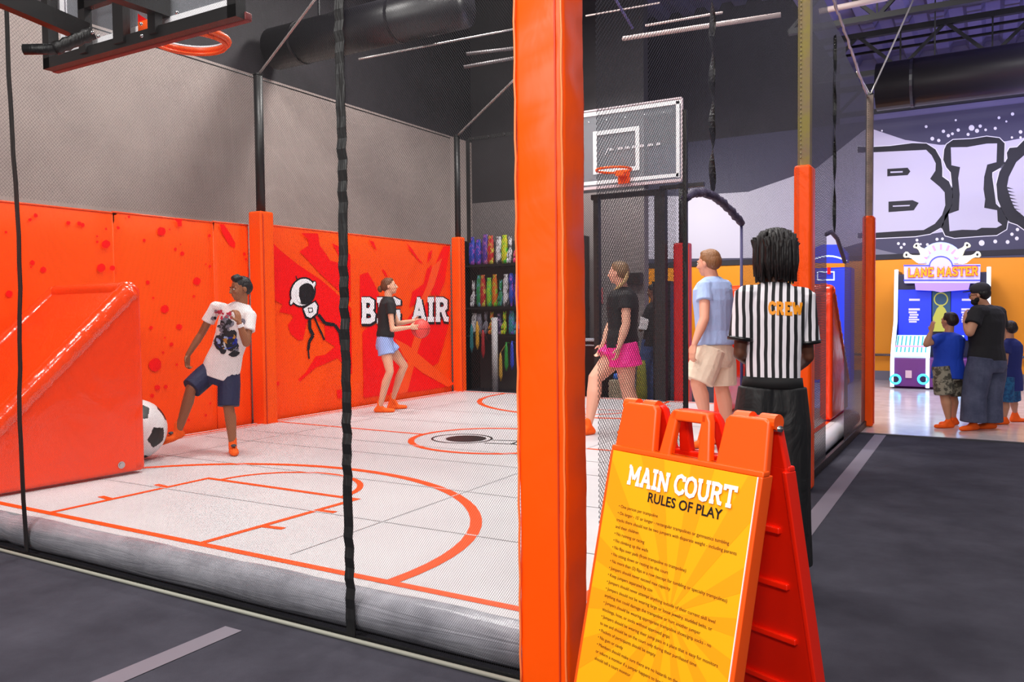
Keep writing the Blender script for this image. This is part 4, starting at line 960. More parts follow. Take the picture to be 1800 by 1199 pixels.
    if feet and not feet.get('bare'):
        for k in 'LR':
            an, to = j['an' + k], j['to' + k]; f = MB(); d = (to - an); dh = V((d.x, d.y, d.z)); 
            fl_ = feet.get('flat', {}).get(k, True)
            sole = -.055 * sc
            if fl_: dn = V((d.x, d.y, 0)).normalized(); A0 = V((an.x, an.y, 0)); zz = feet.get('z', {}).get(k, 0.0); heel = A0 - dn * .05 * sc + V((0, 0, .032 * sc + zz)); toe = A0 + dn * .175 * sc + V((0, 0, .026 * sc + zz))
            else: dn = d.normalized(); heel = an - dn * .03; toe = to; heel = heel + V((0, 0, -.045 * sc)) 
            f.cap_(an + V((0, 0, .06 * sc)), an, .036 * sc, .038 * sc); f.cap_(an, heel, .038 * sc, .033 * sc); f.cap_(an, (heel + toe) / 2, .036 * sc, .034 * sc); f.cap_(heel, (heel + toe) / 2, .032 * sc, .035 * sc)
            f.cap_((heel + toe) / 2, toe, .036 * sc, .026 * sc); sxx = V((dn.y, -dn.x, 0)); f.cap_((heel + toe) / 2 + sxx * .014, toe - dn * .02 + sxx * .014, .03 * sc, .024 * sc); f.cap_((heel + toe) / 2 - sxx * .014, toe - dn * .03 - sxx * .016, .03 * sc, .022 * sc)
            so2 = remesh(f, feet.get('name', 'sock'), feet['mat'], t, vox, 2)
            if feet.get('patch'):
                g_ = MB(); q_ = an + (toe - an) * .45 + V((0, 0, .028 * sc)); g_.ell(q_, (.026 * sc, .03 * sc, .014 * sc), n=10, k=6); g_.build('sock_emblem', mat('sock_grey', (70, 68, 74), .6), so2, smooth=True)
    if extra: extra(t, j, dict(P=P_, M=HM, hip=hip, up=up, sx=sx, fr=fr, H=H_, L=L, az=az))
    return t, j
def hair_cap(low=-.02, back=.0, side=1.0, extra=()):
    def h(t, P_, M, sc, mh, j):
        f = MB(); n = 22; k = 12
        # shell over the cranium, hair line rising at the front
        f.ell(P_(0, -.018, .038), (.078 * sc * side, .091 * sc, .080 * sc), M); f.ell(P_(0, -.045, .010), (.076 * sc * side, .072 * sc, .075 * sc), M)
        f.ell(P_(0, .022, .082), (.056 * sc, .044 * sc, .030 * sc), M)
        for k_ in (-1, 1): f.ell(P_(k_ * .066, -.02, .02), (.016 * sc, .035 * sc, .035 * sc), M)
        for a, b_, c in extra:
            if isinstance(b_[0], (int, float)) and len(b_) == 3 and not isinstance(c, tuple): f.cap_(P_(*a), P_(*b_), c * sc, c * .8 * sc)
        remesh(f, 'hair', mh, t, .006, 2)
    return h
def S(px, py, zoomx, ox, oy, dd=0.0): return (ox + px / zoomx, oy + py / zoomx, dd)
M_sock = mat('orange_sock', (255, 96, 0), .8)
# 1. kicking boy  (crop: 250 + x/3.33, 460 + y/3.33)
c4 = lambda x, y, dd=0.0: (250 + x / 3.33, 460 + y / 3.33, dd)
M_tee = mat('white_tee', (232, 222, 222), .85, bump=((14, 14, 9), .5, 1.0, .02)); M_navy = mat('navy_shorts', (24, 28, 66), .7, bump=((12, 12, 12), .5, 1, .02))
def boy_extra(t, j, k):
    f = MB(); rr = random.Random(8)
    # printed picture on the shirt front: patches laid on the chest
    so = [o for o in t.children if o.name.startswith('shirt')][0]
    from mathutils.bvhtree import BVHTree
    dg = bpy.context.evaluated_depsgraph_get(); bv = BVHTree.FromObject(so, dg)
    cam_l = Matrix.Rotation(k['az'], 3, 'Z') @ (O - t.location)
    cols = [('patch_blue', (28, 40, 150)), ('patch_grey', (120, 118, 132)), ('patch_black', (28, 26, 34)), ('patch_red', (186, 40, 70)), ('patch_light', (150, 170, 215)), ('patch_gold', (190, 130, 50))]
    ms_ = [mat(n_, c_, .8) for n_, c_ in cols]
    def blob(px, py, r, mi, off, ry=None, rot=0.0):
        vs = []
        for q in range(9):
            a = 2 * PI * q / 9; rx_, ry_ = r * (1 + rr.uniform(-.3, .3)), (ry or r) * (1 + rr.uniform(-.3, .3)); u, v = rx_ * math.cos(a), ry_ * math.sin(a)
            u, v = u * math.cos(rot) - v * math.sin(rot), u * math.sin(rot) + v * math.cos(rot)
            tgt = k['L'](c4(px + u, py + v)); dr = (tgt - cam_l).normalized(); hit = bv.ray_cast(cam_l, dr)
            if hit[0] is None: return
            vs.append(hit[0] - dr * off)
        f.mi = mi; f.add(vs, [tuple(range(9))])
    for i in range(44): blob(rr.uniform(400, 530), rr.uniform(330, 400), rr.uniform(8, 16), rr.choice([1, 1, 2]), .003 + i * .0001)
    for i in range(26): blob(rr.uniform(420, 525), rr.uniform(288, 335), rr.uniform(6, 11), rr.choice([3, 3, 1]), .0062 + i * .0001)
    for i in range(34): blob(rr.uniform(385, 560), rr.uniform(400, 520), rr.uniform(14, 26), rr.choice([2, 2, 1]), .0048 + i * .0001)
    blob(495, 475, 58, 0, .0092, 42, -.3); blob(540, 540, 34, 2, .0092, 18, -.3)
    for i in range(16): blob(rr.uniform(440, 550), rr.uniform(430, 515), rr.uniform(5, 11), rr.choice([4, 5, 4, 2, 0]), .0100 + i * .0001, None, rr.uniform(0, 3))
    blob(485, 465, 8, 5, .0122, 18, -.6); blob(590, 350, 16, 1, .007)
    f.build('shirt_print', ms_, t, recalc=False)
    f = MB(); w0, e0 = j['wrR'], j['elR']; d = (w0 - e0).normalized(); x_ = d.orthogonal().normalized(); y_ = d.cross(x_)
    f.loft([(w0 - d * .035, x_, y_, .031, .031), (w0 - d * .008, x_, y_, .030, .030)], 16); f.build('wristband', M_wht, t, smooth=False)
    f = MB(); p = k['L'](c4(541, 652, -.12)); hit = BVHTree.FromObject([o for o in t.children if o.name.startswith('shorts')][0], dg).ray_cast(cam_l, (p - cam_l).normalized())
    if hit[0] is not None:
        q = hit[0] + V((0, -.004, 0)); f.add([q + V((-.016, 0, -.018)), q + V((.004, 0, -.018)), q + V((.018, 0, .016)), q + V((0, 0, .018))], [(0, 1, 2, 3)]); f.build('shorts_logo', M_wht, t, recalc=False)
d0 = 7.23
person('boy in white graphic T-shirt and navy shorts kicking with one leg raised', (-5.79, 4.94, ZC), d0, dict(
    head=c4(576, 158, 0), neck=c4(588, 245, .02), shL=c4(430, 268, .08), shR=c4(632, 318, -.04), elL=c4(345, 425, .08), elR=c4(610, 478, -.14), wrL=c4(268, 545, .02), wrR=c4(568, 360, -.2),
    hipL=c4(400, 640, .03), hipR=c4(510, 665, -.0), knL=c4(285, 745, -.12), knR=c4(505, 850, -.05), anL=c4(212, 992, -.05), anR=c4(530, 1072, 0), toL=c4(118, 1058, -.12), toR=c4(546, 1115, -.2)),
    (-.86, -.42, -.1), (-.55, -.8), (150, 96, 66), (22, 18, 20), sc=.97, bulk=.93, headsc=.96,
    top=dict(mat=M_tee, sleeve=.55, hem=.04, flare=.12), bottom=dict(mat=M_navy, len=.98, r0=.108, r1=.102), feet=dict(mat=M_sock, flat={'L': False, 'R': True}, patch=True),
    hands={'L': ((-.1, -.1, -1), (.6, -.4, 0), (-.6, -.8, 0), 1.0), 'R': ((-.15, .15, 1), (-.6, .6, .2), (-.8, -.3, 0), 1.05)}, hair=hair_cap(extra=[((0, .05, .1), (.03, .0, .115), .03), ((-.03, .055, .095), (-.045, .01, .1), .025)]), extra=boy_extra, vox=.006)
# 2. girl with basketball (620 + x/4.44, 470 + y/4.44)
c6 = lambda x, y, dd=0.0: (620 + x / 4.44, 470 + y / 4.44, dd)
M_blk = mat('black_tee', (24, 21, 24), .85, bump=((14, 14, 9), .5, 1, .02)); M_lblue = mat('light_blue_shorts', (150, 172, 226), .75, bump=((12, 12, 12), .5, 1, .02))
def bun(t, P_, M, sc, mh, j):
    hair_cap()(t, P_, M, sc, mh, j)
    f = MB(); f.ell(P_(0, -.125, -.02), (.032 * sc, .035 * sc, .045 * sc), M); f.ell(P_(0, -.10, .01), (.02, .03, .02), M); remesh(f, 'hair_bun', mh, t, .006, 2)
d0 = 10.04
person('girl in black T-shirt and pale blue shorts holding the ball', (-6.4, 7.84, ZC), d0, dict(
    head=c6(285, 148, 0), neck=c6(278, 232, 0), shL=c6(288, 292, -.15), shR=c6(292, 285, .15), elL=c6(310, 486, -.2), elR=c6(350, 440, .15), wrL=c6(445, 468, -.16), wrR=c6(470, 418, .1),
    hipL=c6(245, 585, -.07), hipR=c6(255, 585, .08), knL=c6(290, 815, -.1), knR=c6(402, 768, .15), anL=c6(212, 1090, 0), anR=c6(312, 1030, .3), toL=c6(320, 1130, 0), toR=c6(400, 1085, .35)),
    (.97, -.1, .12), (.95, -.2), (224, 168, 138), (104, 62, 34), sc=.93, bulk=.9, leg=1.12,
    top=dict(mat=M_blk, sleeve=.38, hem=-1, lo=.12, flare=.06), bottom=dict(mat=M_lblue, len=.42, r0=.105, r1=.12, rise=.10), feet=dict(mat=M_sock, flat={'L': True, 'R': True}, z={'R': .0}, patch=False),
    hands={'L': ((.95, .1, .0), (.1, .9, .0), (0, 0, 1), .35, .5), 'R': ((.9, -.1, -.05), (.1, -.9, .0), (0, 0, 1), .3, .4)}, hair=bun)
f = MB(); f.ell((0, 0, 0), (.118, .118, .118), n=28, k=18)
q = pd(739.5, 578, d0 - .02)
bb = thing('basketball', 'pinkish red basketball held out by the girl', 'ball', q); f.build('ball_skin', mat('ball_pink', (236, 70, 62), .55, bump=(120, .4, 0, .004)), bb, smooth=True)
f = MB(); torus(f, (0, 0, 0), .118, .0022, 40, 6); torus(f, (0, 0, 0), .118, .0022, 40, 6, V((1, 0, 0)), V((0, 0, 1))); torus(f, (0, 0, 0), .118, .0022, 40, 6, V((0, 1, .3)).normalized(), V((0, -.3, 1)).normalized()); f.build('ball_seams', M_prt, bb, smooth=True)
# 3. woman in pink shorts (1020 + x/4, 440 + y/4)
c3 = lambda x, y, dd=0.0: (1020 + x / 4.0, 440 + y / 4.0, dd)
M_pink = mat('pink_shorts', (250, 40, 150), .5, spec=.5, bump=((16, 16, 16), .8, 1, .03))
def braid(t, P_, M, sc, mh, j):
    hair_cap()(t, P_, M, sc, mh, j)
    f = MB(); pts = [P_(-.02, -.095, .0), P_(-.035, -.10, -.05), P_(-.055, -.08, -.10), P_(-.075, -.04, -.14), P_(-.085, .0, -.175), P_(-.085, .03, -.21)]
    for i in range(len(pts) - 1):
        for q in range(2): p = pts[i].lerp(pts[i + 1], q / 2); f.ell(p, (.024 - i * .0022, .02 - i * .002, .022), Matrix.Rotation(.5 * (-1) ** q, 3, 'Y'), 10, 6)
    f.build('braid', mat('braid_blond', (172, 140, 96), .6), t, smooth=True)
d0 = 8.13
person('woman with blond braid in black T-shirt and bright pink shorts stepping forward', (-3.2, 7.5, ZC), d0, dict(
    head=c3(268, 158, 0), neck=c3(300, 262, .02), shL=c3(322, 335, -.17), shR=c3(300, 318, .15), elL=c3(322, 520, -.22), elR=c3(215, 520, .2), wrL=c3(272, 680, -.24), wrR=c3(160, 660, .12),
    hipL=c3(310, 700, -.08), hipR=c3(285, 700, .08), knL=c3(330, 960, -.05), knR=c3(105, 900, .02), anL=c3(375, 1230, 0), anR=c3(58, 1240, -.05), toL=c3(320, 1270, -.05), toR=c3(0, 1280, -.1)),
    (-.9, .38, .0), (-.85, .5), (222, 166, 142), (120, 92, 66), sc=1.0, bulk=1.15, leg=1.18,
    top=dict(mat=M_blk, sleeve=.42, hem=-1, lo=.02, flare=.04), bottom=dict(mat=M_pink, len=.42, r0=.124, r1=.142, rise=.10), feet=dict(mat=M_sock),
    hands={'L': ((-.2, -.1, -1), (-.7, .3, 0), (-.4, -.7, 0), .8), 'R': ((-.4, 0, -1), (-.5, -.5, 0), (-.8, .3, 0), .6)}, hair=braid)
# 4. man in light blue shirt (1180 + x/2.926, 390 + y/2.926)
c2 = lambda x, y, dd=0.0: (1180 + x / 2.926, 390 + y / 2.926, dd)
M_lb = mat('pale_blue_tee', (166, 190, 236), .85, bump=((10, 10, 7), .5, 1, .02)); M_khaki = mat('khaki_shorts', (224, 204, 182), .8, bump=((10, 10, 10), .5, 1, .02))
d0 = 7.23
person('tall man in pale blue T-shirt and beige shorts seen through the doorway', (-2.1, 7.1, ZC), d0, dict(
    head=c2(192, 212, 0), neck=c2(212, 285, 0), shL=c2(172, 335, -.1), shR=c2(272, 335, .1), elL=c2(170, 500, -.2), elR=c2(285, 500, .15), wrL=c2(118, 630, -.24), wrR=c2(215, 600, .3),
    hipL=c2(190, 690, -.08), hipR=c2(252, 690, .08), knL=c2(135, 830, -.1), knR=c2(258, 850, .08), anL=c2(180, 1030, .05), anR=c2(292, 1090, .15), toL=c2(120, 1080, .0), toR=c2(250, 1130, .2)),
    (-.85, .5, -.05), (-.75, .65), (222, 160, 134), (134, 92, 58), sc=1.06, bulk=1.08, leg=1.08,
    top=dict(mat=M_lb, sleeve=.45, hem=-1, lo=.14, flare=.08), bottom=dict(mat=M_khaki, len=.95, r0=.118, r1=.115, rise=.14), feet=dict(mat=M_sock),
    hands={'L': ((-.2, -.1, -1), (.5, .5, 0), (-.5, .6, 0), .7), 'R': ((-.5, .4, -.2), (0, 0, -1), (-.5, 0, 0), .6)}, hair=hair_cap())
# 5. referee
def stripes(name, nst, ang=0.0):
    m = bpy.data.materials.new(name); m.use_nodes = True; nt = m.node_tree; N = nt.nodes; Lk = nt.links; b = N['Principled BSDF']; b.inputs['Roughness'].default_value = .75
    tc = N.new('ShaderNodeTexCoord'); mp = N.new('ShaderNodeMapping'); mp.inputs['Rotation'].default_value = (0, 0, ang); Lk.new(tc.outputs['Object'], mp.inputs[0])
    sp = N.new('ShaderNodeSeparateXYZ'); Lk.new(mp.outputs[0], sp.inputs[0])
    nz = N.new('ShaderNodeTexNoise'); nz.inputs['Scale'].default_value = 4; Lk.new(tc.outputs['Object'], nz.inputs['Vector'])
    mu = N.new('ShaderNodeMath'); mu.operation = 'MULTIPLY_ADD'; mu.inputs[1].default_value = .02; Lk.new(nz.outputs['Fac'], mu.inputs[0]); Lk.new(sp.outputs['X'], mu.inputs[2])
    a = N.new('ShaderNodeMath'); a.operation = 'MULTIPLY'; a.inputs[1].default_value = nst; Lk.new(mu.outputs[0], a.inputs[0])
    f_ = N.new('ShaderNodeMath'); f_.operation = 'FRACT'; ad = N.new('ShaderNodeMath'); ad.operation = 'ADD'; ad.inputs[1].default_value = 100.2; Lk.new(a.outputs[0], ad.inputs[0]); Lk.new(ad.outputs[0], f_.inputs[0])
    g = N.new('ShaderNodeMath'); g.operation = 'GREATER_THAN'; g.inputs[1].default_value = .47; Lk.new(f_.outputs[0], g.inputs[0])
    mx = N.new('ShaderNodeMix'); mx.data_type = 'RGBA'; mx.inputs[6].default_value = lin((22, 22, 26)) + (1,); mx.inputs[7].default_value = lin((240, 236, 242)) + (1,)
    Lk.new(g.outputs[0], mx.inputs[0]); Lk.new(mx.outputs[2], b.inputs['Base Color']); return m
def dreads(t, P_, M, sc, mh, j):
    f = MB(); f.ell(P_(0, -.012, .045), (.088 * sc, .10 * sc, .085 * sc), M); f.build('hair', mh, t, smooth=True)
    rr = random.Random(6); f = MB()
    for i in range(120):
        a = 2 * PI * rr.random(); ph = rr.uniform(.05, 1.45)
        if math.sin(a) * math.cos(0) > .75 and ph > .7: continue
        x, y, z = math.sin(ph) * math.cos(a), math.sin(ph) * math.sin(a), math.cos(ph)
        p = [P_(.085 * x, -.012 + .095 * y, .05 + .082 * z)]
        o_ = 1.12 + rr.uniform(0, .18); ln = rr.uniform(.085, .135) * (1.0 if y < .4 else .75)
        p.append(P_(.098 * x * o_, -.012 + .106 * y * o_, .048 + .09 * z)); 
        k = V((x, y)).normalized() if (abs(x) + abs(y)) > .05 else V((0, -1)); rad = rr.uniform(.088, .106)
        p.append(P_(rad * k.x, -.015 + rad * 1.05 * k.y, .02 + .045 * z)); p.append(P_((rad + .004) * k.x, -.015 + (rad + .002) * k.y, -.05 * ln / .15)); p.append(P_((rad + rr.uniform(-.03, .010)) * k.x, -.02 + (rad + rr.uniform(-.02, .01)) * k.y, -.02 - ln))
        f.tube(p, [.010, .011, .0115, .0105, .005], 7)
    f.build('dreadlocks', mh, t, smooth=True)
def ref_extra(t, j, k):
    from mathutils.bvhtree import BVHTree
    so = [o for o in t.children if o.name.startswith('shirt')][0]; dg = bpy.context.evaluated_depsgraph_get(); bv = BVHTree.FromObject(so, dg)
    cam_l = Matrix.Rotation(k['az'], 3, 'Z') @ (O - t.location)
    f = MB(V((0, -1, 0)))
    def T(u, v):
        px, py = 1351 + 61 * u, 552 - 22 * v + 3 * u; dr = (k['L']((px, py)) - cam_l).normalized(); h = bv.ray_cast(cam_l, dr)
        return (h[0] if h[0] is not None else cam_l + dr * d0) - dr * .004
    word(f, 'CREW', T, .26, sp=.06); f.build('crew_lettering', mat('crew_orange', (255, 160, 20), .6), t, recalc=False)
    for kk in 'LR':
        sh, el = j['sh' + kk], j['el' + kk]; d = (el - sh).normalized(); e = sh + (el - sh) * .76; x_ = d.orthogonal().normalized(); y_ = d.cross(x_); g_ = MB()
        g_.loft([(e - d * .012, x_, y_, .0720, .0720), (e + d * .006, x_, y_, .0720, .0720)], 20); g_.build('cuff', M_blackp, t, smooth=True)
    g_ = MB(); g_.loft([(k['hip'] + k['up'] * .070, k['sx'], k['fr'], .158, .118), (k['hip'] + k['up'] * .125, k['sx'], k['fr'], .150, .112)], 24); g_.build('waistband', mat('waist_black', (12, 12, 14), .8), t, smooth=True)
d0 = 4.24
person('referee with dreadlocks in black and white striped shirt lettered CREW, seen from behind', (-.95, 4.3, 0), d0, dict(
    head=(1362, 449, .02), neck=(1362, 498, 0), shL=(1312, 519, 0), shR=(1412, 523, .02), elL=(1300, 622, .0), elR=(1420, 627, .04), wrL=(1326, 640, .24), wrR=(1400, 648, .26),
    hipL=(1333, 705, 0), hipR=(1381, 705, 0), knL=(1318, 860, .0), knR=(1388, 860, 0), anL=(1316, 1005, 0), anR=(1392, 1005, 0), toL=(1312, 1000, .22), toR=(1400, 1000, .22)),
    (-.25, .96, -.05), (-.15, .98), (92, 54, 38), (26, 22, 22), sc=1.02, bulk=.88, headsc=.98,
    top=dict(mat=stripes('referee_stripes', 28), sleeve=.76, hem=-1, lo=.17, flare=.0, slr=1.16), bottom=dict(mat=mat('black_pants', (12, 12, 14), .6, bump=((9, 9, 4), .6, 1, .03)), len=1.9, r0=.135, r1=.115, rise=.12, name='trousers'), feet=dict(mat=M_blackp, name='shoe'),
    hands={'L': ((.3, .9, .1), (.6, -.3, 0), (0, 0, 1), .6), 'R': ((-.3, .9, .1), (-.6, -.3, 0), (0, 0, 1), .6)}, hair=dreads, extra=ref_extra)
# 6-8. family at the arcade machine (1520 + x/3.24, 410 + y/3.24)
c7 = lambda x, y, dd=0.0: (1520 + x / 3.24, 410 + y / 3.24, dd)
M_rblue = mat('royal_blue_tee', (22, 66, 190), .8, bump=((12, 12, 9), .5, 1, .02)); M_camo = mat('camo', (150, 142, 124), .85, mott=(16, (72, 68, 58), .46, .54))
M_jean = mat('faded_jeans', (58, 62, 86), .85, mott=(5, (88, 92, 116), .4, .75), bump=((10, 10, 5), .5, 1, .02)); M_teal = mat('teal_shorts', (28, 96, 140), .8, mott=(18, (20, 62, 110), .45, .55)); M_nv = mat('navy_tee', (24, 34, 104), .8)
d0 = 9.63
person('boy in royal blue T-shirt and camouflage shorts with hand raised to his face', (-.44, 10.85, 0), d0, dict(
    head=c7(482, 500, 0), neck=c7(478, 565, 0), shL=c7(420, 600, -.06), shR=c7(520, 600, .06), elL=c7(352, 632, -.1), elR=c7(545, 690, .08), wrL=c7(378, 560, -.08), wrR=c7(510, 720, .22),
    hipL=c7(440, 790, -.04), hipR=c7(510, 790, .04), knL=c7(455, 925, -.04), knR=c7(500, 925, .1), anL=c7(478, 1065, -.02), anR=c7(505, 1050, .2), toL=c7(410, 1100, -.02), toR=c7(440, 1080, .2)),
    (-.8, .6, .05), (-.5, .85), (196, 140, 108), (40, 26, 26), sc=.88, bulk=1.2, headsc=.93, top=dict(mat=M_rblue, sleeve=.6, hem=.08, flare=.06), bottom=dict(mat=M_camo, len=.95, r0=.105, r1=.105), feet=dict(mat=M_sock), hands={'L': ((.15, .1, 1), (.4, .6, 0), (-.8, 0, 0), .5), 'R': ((0, 1, 0), (0, 0, -1), (1, 0, 0), .5)}, hair=hair_cap(side=1.08), vox=.009)
def cap_hat(t, P_, M, sc, mh, j):
    hair_cap()(t, P_, M, sc, mh, j)
    f = MB(); f.ell(P_(0, -.012, .062), (.09 * sc, .106 * sc, .078 * sc), M, 20, 12); f.loft([(P_(0, .07, .055), M @ V((1, 0, 0)), M @ V((0, 1, 0)), .07 * sc, .02), (P_(0, .1, .052), M @ V((1, 0, 0)), M @ V((0, 1, 0)), .07 * sc, .07), (P_(0, .1, .046), M @ V((1, 0, 0)), M @ V((0, 1, 0)), .07 * sc, .07)], 18)
    f.build('baseball_cap', mat('cap_grey', (44, 42, 48), .8), t, smooth=True)
    f = MB(); f.ell(P_(0, .05, -.075), (.054 * sc, .048 * sc, .042 * sc), M); f.ell(P_(0, .02, -.05), (.068 * sc, .04 * sc, .04 * sc), M); remesh(f, 'beard', mat('beard', (26, 22, 22), .9), t, .007, 1)
    f = MB()
    for k in (-1, 1): torus(f, P_(k * .032, .098, .0), .02 * sc, .0025, 14, 5, M @ V((1, 0, 0)), M @ V((0, 0, 1))); f.cap_(P_(k * .052, .09, 0), P_(k * .078, .0, .0), .0022, .0022, 6)
    f.build('glasses', M_blackp, t)
d0 = 9.47
person('bearded man in black T-shirt, jeans and dark cap with folded arms', (-.06, 10.89, 0), d0, dict(
    head=c7(655, 350, 0), neck=c7(685, 410, .02), shL=c7(640, 448, -.12), shR=c7(762, 455, .12), elL=c7(598, 565, -.18), elR=c7(780, 590, .15), wrL=c7(570, 500, -.02), wrR=c7(650, 590, .32),
    hipL=c7(655, 745, -.06), hipR=c7(735, 745, .06), knL=c7(622, 930, -.06), knR=c7(712, 930, .04), anL=c7(618, 1085, -.05), anR=c7(712, 1085, .05), toL=c7(560, 1105, -.1), toR=c7(660, 1105, .05)),
    (-.95, .25, -.1), (-.7, .7), (198, 142, 112), (24, 20, 22), sc=1.04, bulk=1.3, top=dict(mat=mat('black_tee_big', (28, 26, 30), .85, bump=((8, 8, 6), .5, 1, .02)), sleeve=.6, hem=.02, flare=.0), bottom=dict(mat=M_jean, len=1.93, r0=.105, r1=.098, name='jeans'), feet=dict(mat=M_sock), hands={'L': ((.05, .3, 1), (.6, .3, 0), (-.8, 0, 0), .6), 'R': ((-.6, .8, 0), (0, 0, -1), (1, 0, 0), .5)}, hair=cap_hat, vox=.009)
d0 = 9.85
person('small boy in navy T-shirt and teal shorts beside the bearded man', (.34, 11.24, 0), d0, dict(
    head=c7(822, 545, 0), neck=c7(828, 600, 0), shL=c7(808, 635, -.06), shR=c7(852, 640, .06), elL=c7(800, 730, -.1), elR=c7(868, 740, .1), wrL=c7(790, 790, -.15), wrR=c7(870, 800, .1),
    hipL=c7(810, 850, -.04), hipR=c7(838, 850, .05), knL=c7(800, 960, -.03), knR=c7(842, 950, .1), anL=c7(795, 1050, 0), anR=c7(855, 1020, .2), toL=c7(740, 1070, 0), toR=c7(890, 1000, .2)),
    (-.8, .6, 0), (-.6, .8), (186, 132, 104), (30, 20, 20), sc=.8, bulk=1.05, headsc=.88, top=dict(mat=M_nv, sleeve=.55, hem=.1, flare=.08), bottom=dict(mat=M_teal, len=1.0, r0=.105, r1=.11), feet=dict(mat=M_sock), hands={'L': ((0, 0, -1), (.5, .3, 0), (-1, 0, 0), .5), 'R': ((0, 0, -1), (-.5, .3, 0), (-1, 0, 0), .5)}, hair=hair_cap(), vox=.009)
# 9-10. dark clothed visitors behind the back net
M_hood = mat('black_hoodie', (22, 20, 24), .9)
d0 = 12.3; b0 = pd(1138, 712, d0); b0.z = 0
person('person in black hoodie and blue jeans holding white paper behind the net', (b0.x, b0.y, 0), d0, dict(
    head=(1148, 512, 0), neck=(1150, 532, 0), shL=(1140, 545, -.1), shR=(1160, 545, .1), elL=(1126, 580, -.1), elR=(1160, 580, .1), wrL=(1134, 574, .05), wrR=(1145, 578, .2),
    hipL=(1138, 605, -.05), hipR=(1152, 605, .05), knL=(1132, 660, 0), knR=(1150, 660, 0), anL=(1134, 712, 0), anR=(1152, 712, 0), toL=(1120, 718, 0), toR=(1140, 718, 0)),
    (-.9, .3, -.2), (-.8, .4), (120, 84, 66), (18, 16, 18), sc=.95, top=dict(mat=M_hood, sleeve=.95, hem=.04, flare=.05), bottom=dict(mat=mat('blue_jeans', (60, 84, 140), .8), len=1.9, r0=.1, r1=.085, name='jeans'), feet=dict(mat=M_wht, name='shoe'),
    hands={'L': ((-.3, .1, .6), (.5, .5, 0), (0, 0, 1), .6), 'R': ((-.6, .1, .2), (.3, .5, 0), (0, 0, 1), .6)}, hair=hair_cap(), vox=.011)
f = MB(); q = pd(1130, 568, d0 - .22); f.prism([(-.07, -.09), (.06, -.1), (.09, .05), (-.03, .1)], lambda u, v: q + cr * u + cu * v, (0, .004, 0)); tag(f.build('paper_sheet', M_wht), 'white sheet of paper held by the person in black hoodie', 'paper')
d0 = 12.2; b0 = pd(1192, 712, d0); b0.z = 0
person('person in long black coat standing beside the red padded post', (b0.x, b0.y, 0), d0, dict(
    head=(1178, 518, 0), neck=(1182, 540, 0), shL=(1172, 552, -.1), shR=(1200, 555, .1), elL=(1172, 590, -.1), elR=(1208, 595, .1), wrL=(1176, 625, -.1), wrR=(1208, 630, .05),
    hipL=(1180, 620, -.05), hipR=(1198, 620, .05), knL=(1182, 670, 0), knR=(1200, 670, 0), anL=(1184, 716, 0), anR=(1200, 716, 0), toL=(1172, 722, 0), toR=(1190, 722, 0)),
    (-.9, .4, 0), (-.8, .5), (110, 78, 62), (18, 16, 18), sc=.98, top=dict(mat=M_hood, sleeve=.95, hem=.3, flare=.15), bottom=dict(mat=M_hood, len=1.9, r0=.11, r1=.1, name='trousers'), feet=dict(mat=M_blackp, name='shoe'),
    hands={'L': ((0, 0, -1), (.5, .3, 0), (-1, 0, 0), .5), 'R': ((0, 0, -1), (-.5, .3, 0), (-1, 0, 0), .5)}, hair=hair_cap(), vox=.011)

# ------------------------------------------------------------------ arcade machines
def neon(name, rgb, s): return mat(name, rgb, .4, emit=rgb, es=s)
M_neon = neon('neon_white', (215, 235, 255), 1.6); M_blueS = neon('screen_blue', (14, 44, 190), .6); M_lane = neon('lane_glow', (195, 235, 240), .8); M_signw = neon('marquee_white', (190, 184, 240), .42)
M_cab = mat('cabinet_dark', (24, 22, 60), .35); M_gold = neon('marquee_gold', (255, 140, 0), .75); M_pk = neon('pink_glow', (255, 120, 170), 1.2); M_cyan = neon('cyan_glow', (60, 200, 255), 1.8)
am = thing('arcade_machine', 'glowing blue and white bowling arcade machine with lit pins around its sign', 'arcade machine', (-.78, 16.4, 0))
AX0, AX1, AY = -1.56, .10, 16.30
def AP(dy): return lambda px, py: (lambda q: V((q.x, AY + dy, q.z)))(ony(px, py, AY + dy))
def a7(x, y): return (1520 + x / 3.24, 410 + y / 3.24)
f = MB(); f.box((-.73, 16.75, 1.02), (1.5, .8, 2.0)); part(f.build('cabinet', M_cab, bevel=.02), am)
mid = ony(*a7(372, 700), AY).x
for i, (xa) in enumerate((ony(*a7(180, 400), AY).x, ony(*a7(705, 400), AY).x)):
    f = MB(); T = lambda u, v: V((xa - .03, u, v)); f.prism([(AY - .62, .02), (AY - .62, .52), (AY - .45, .78), (AY - .1, 1.15), (AY, 2.08), (AY + .84, 2.08), (AY + .84, .02)], T, (.06, 0, 0)); part(f.build('side_panel', M_cab, bevel=.01), am)
    f = MB(); f.tube([(xa, AY - .64, .03), (xa, AY - .64, .52), (xa, AY - .47, .80), (xa, AY - .12, 1.16), (xa, AY - .02, 2.1)], .032, 10); part(f.build('neon_edge', M_neon, smooth=True), am)
f = MB(); f.tube([(mid, AY - .64, .03), (mid, AY - .64, .5), (mid, AY - .3, .85)], .03, 10); part(f.build('neon_edge', M_neon, smooth=True), am)
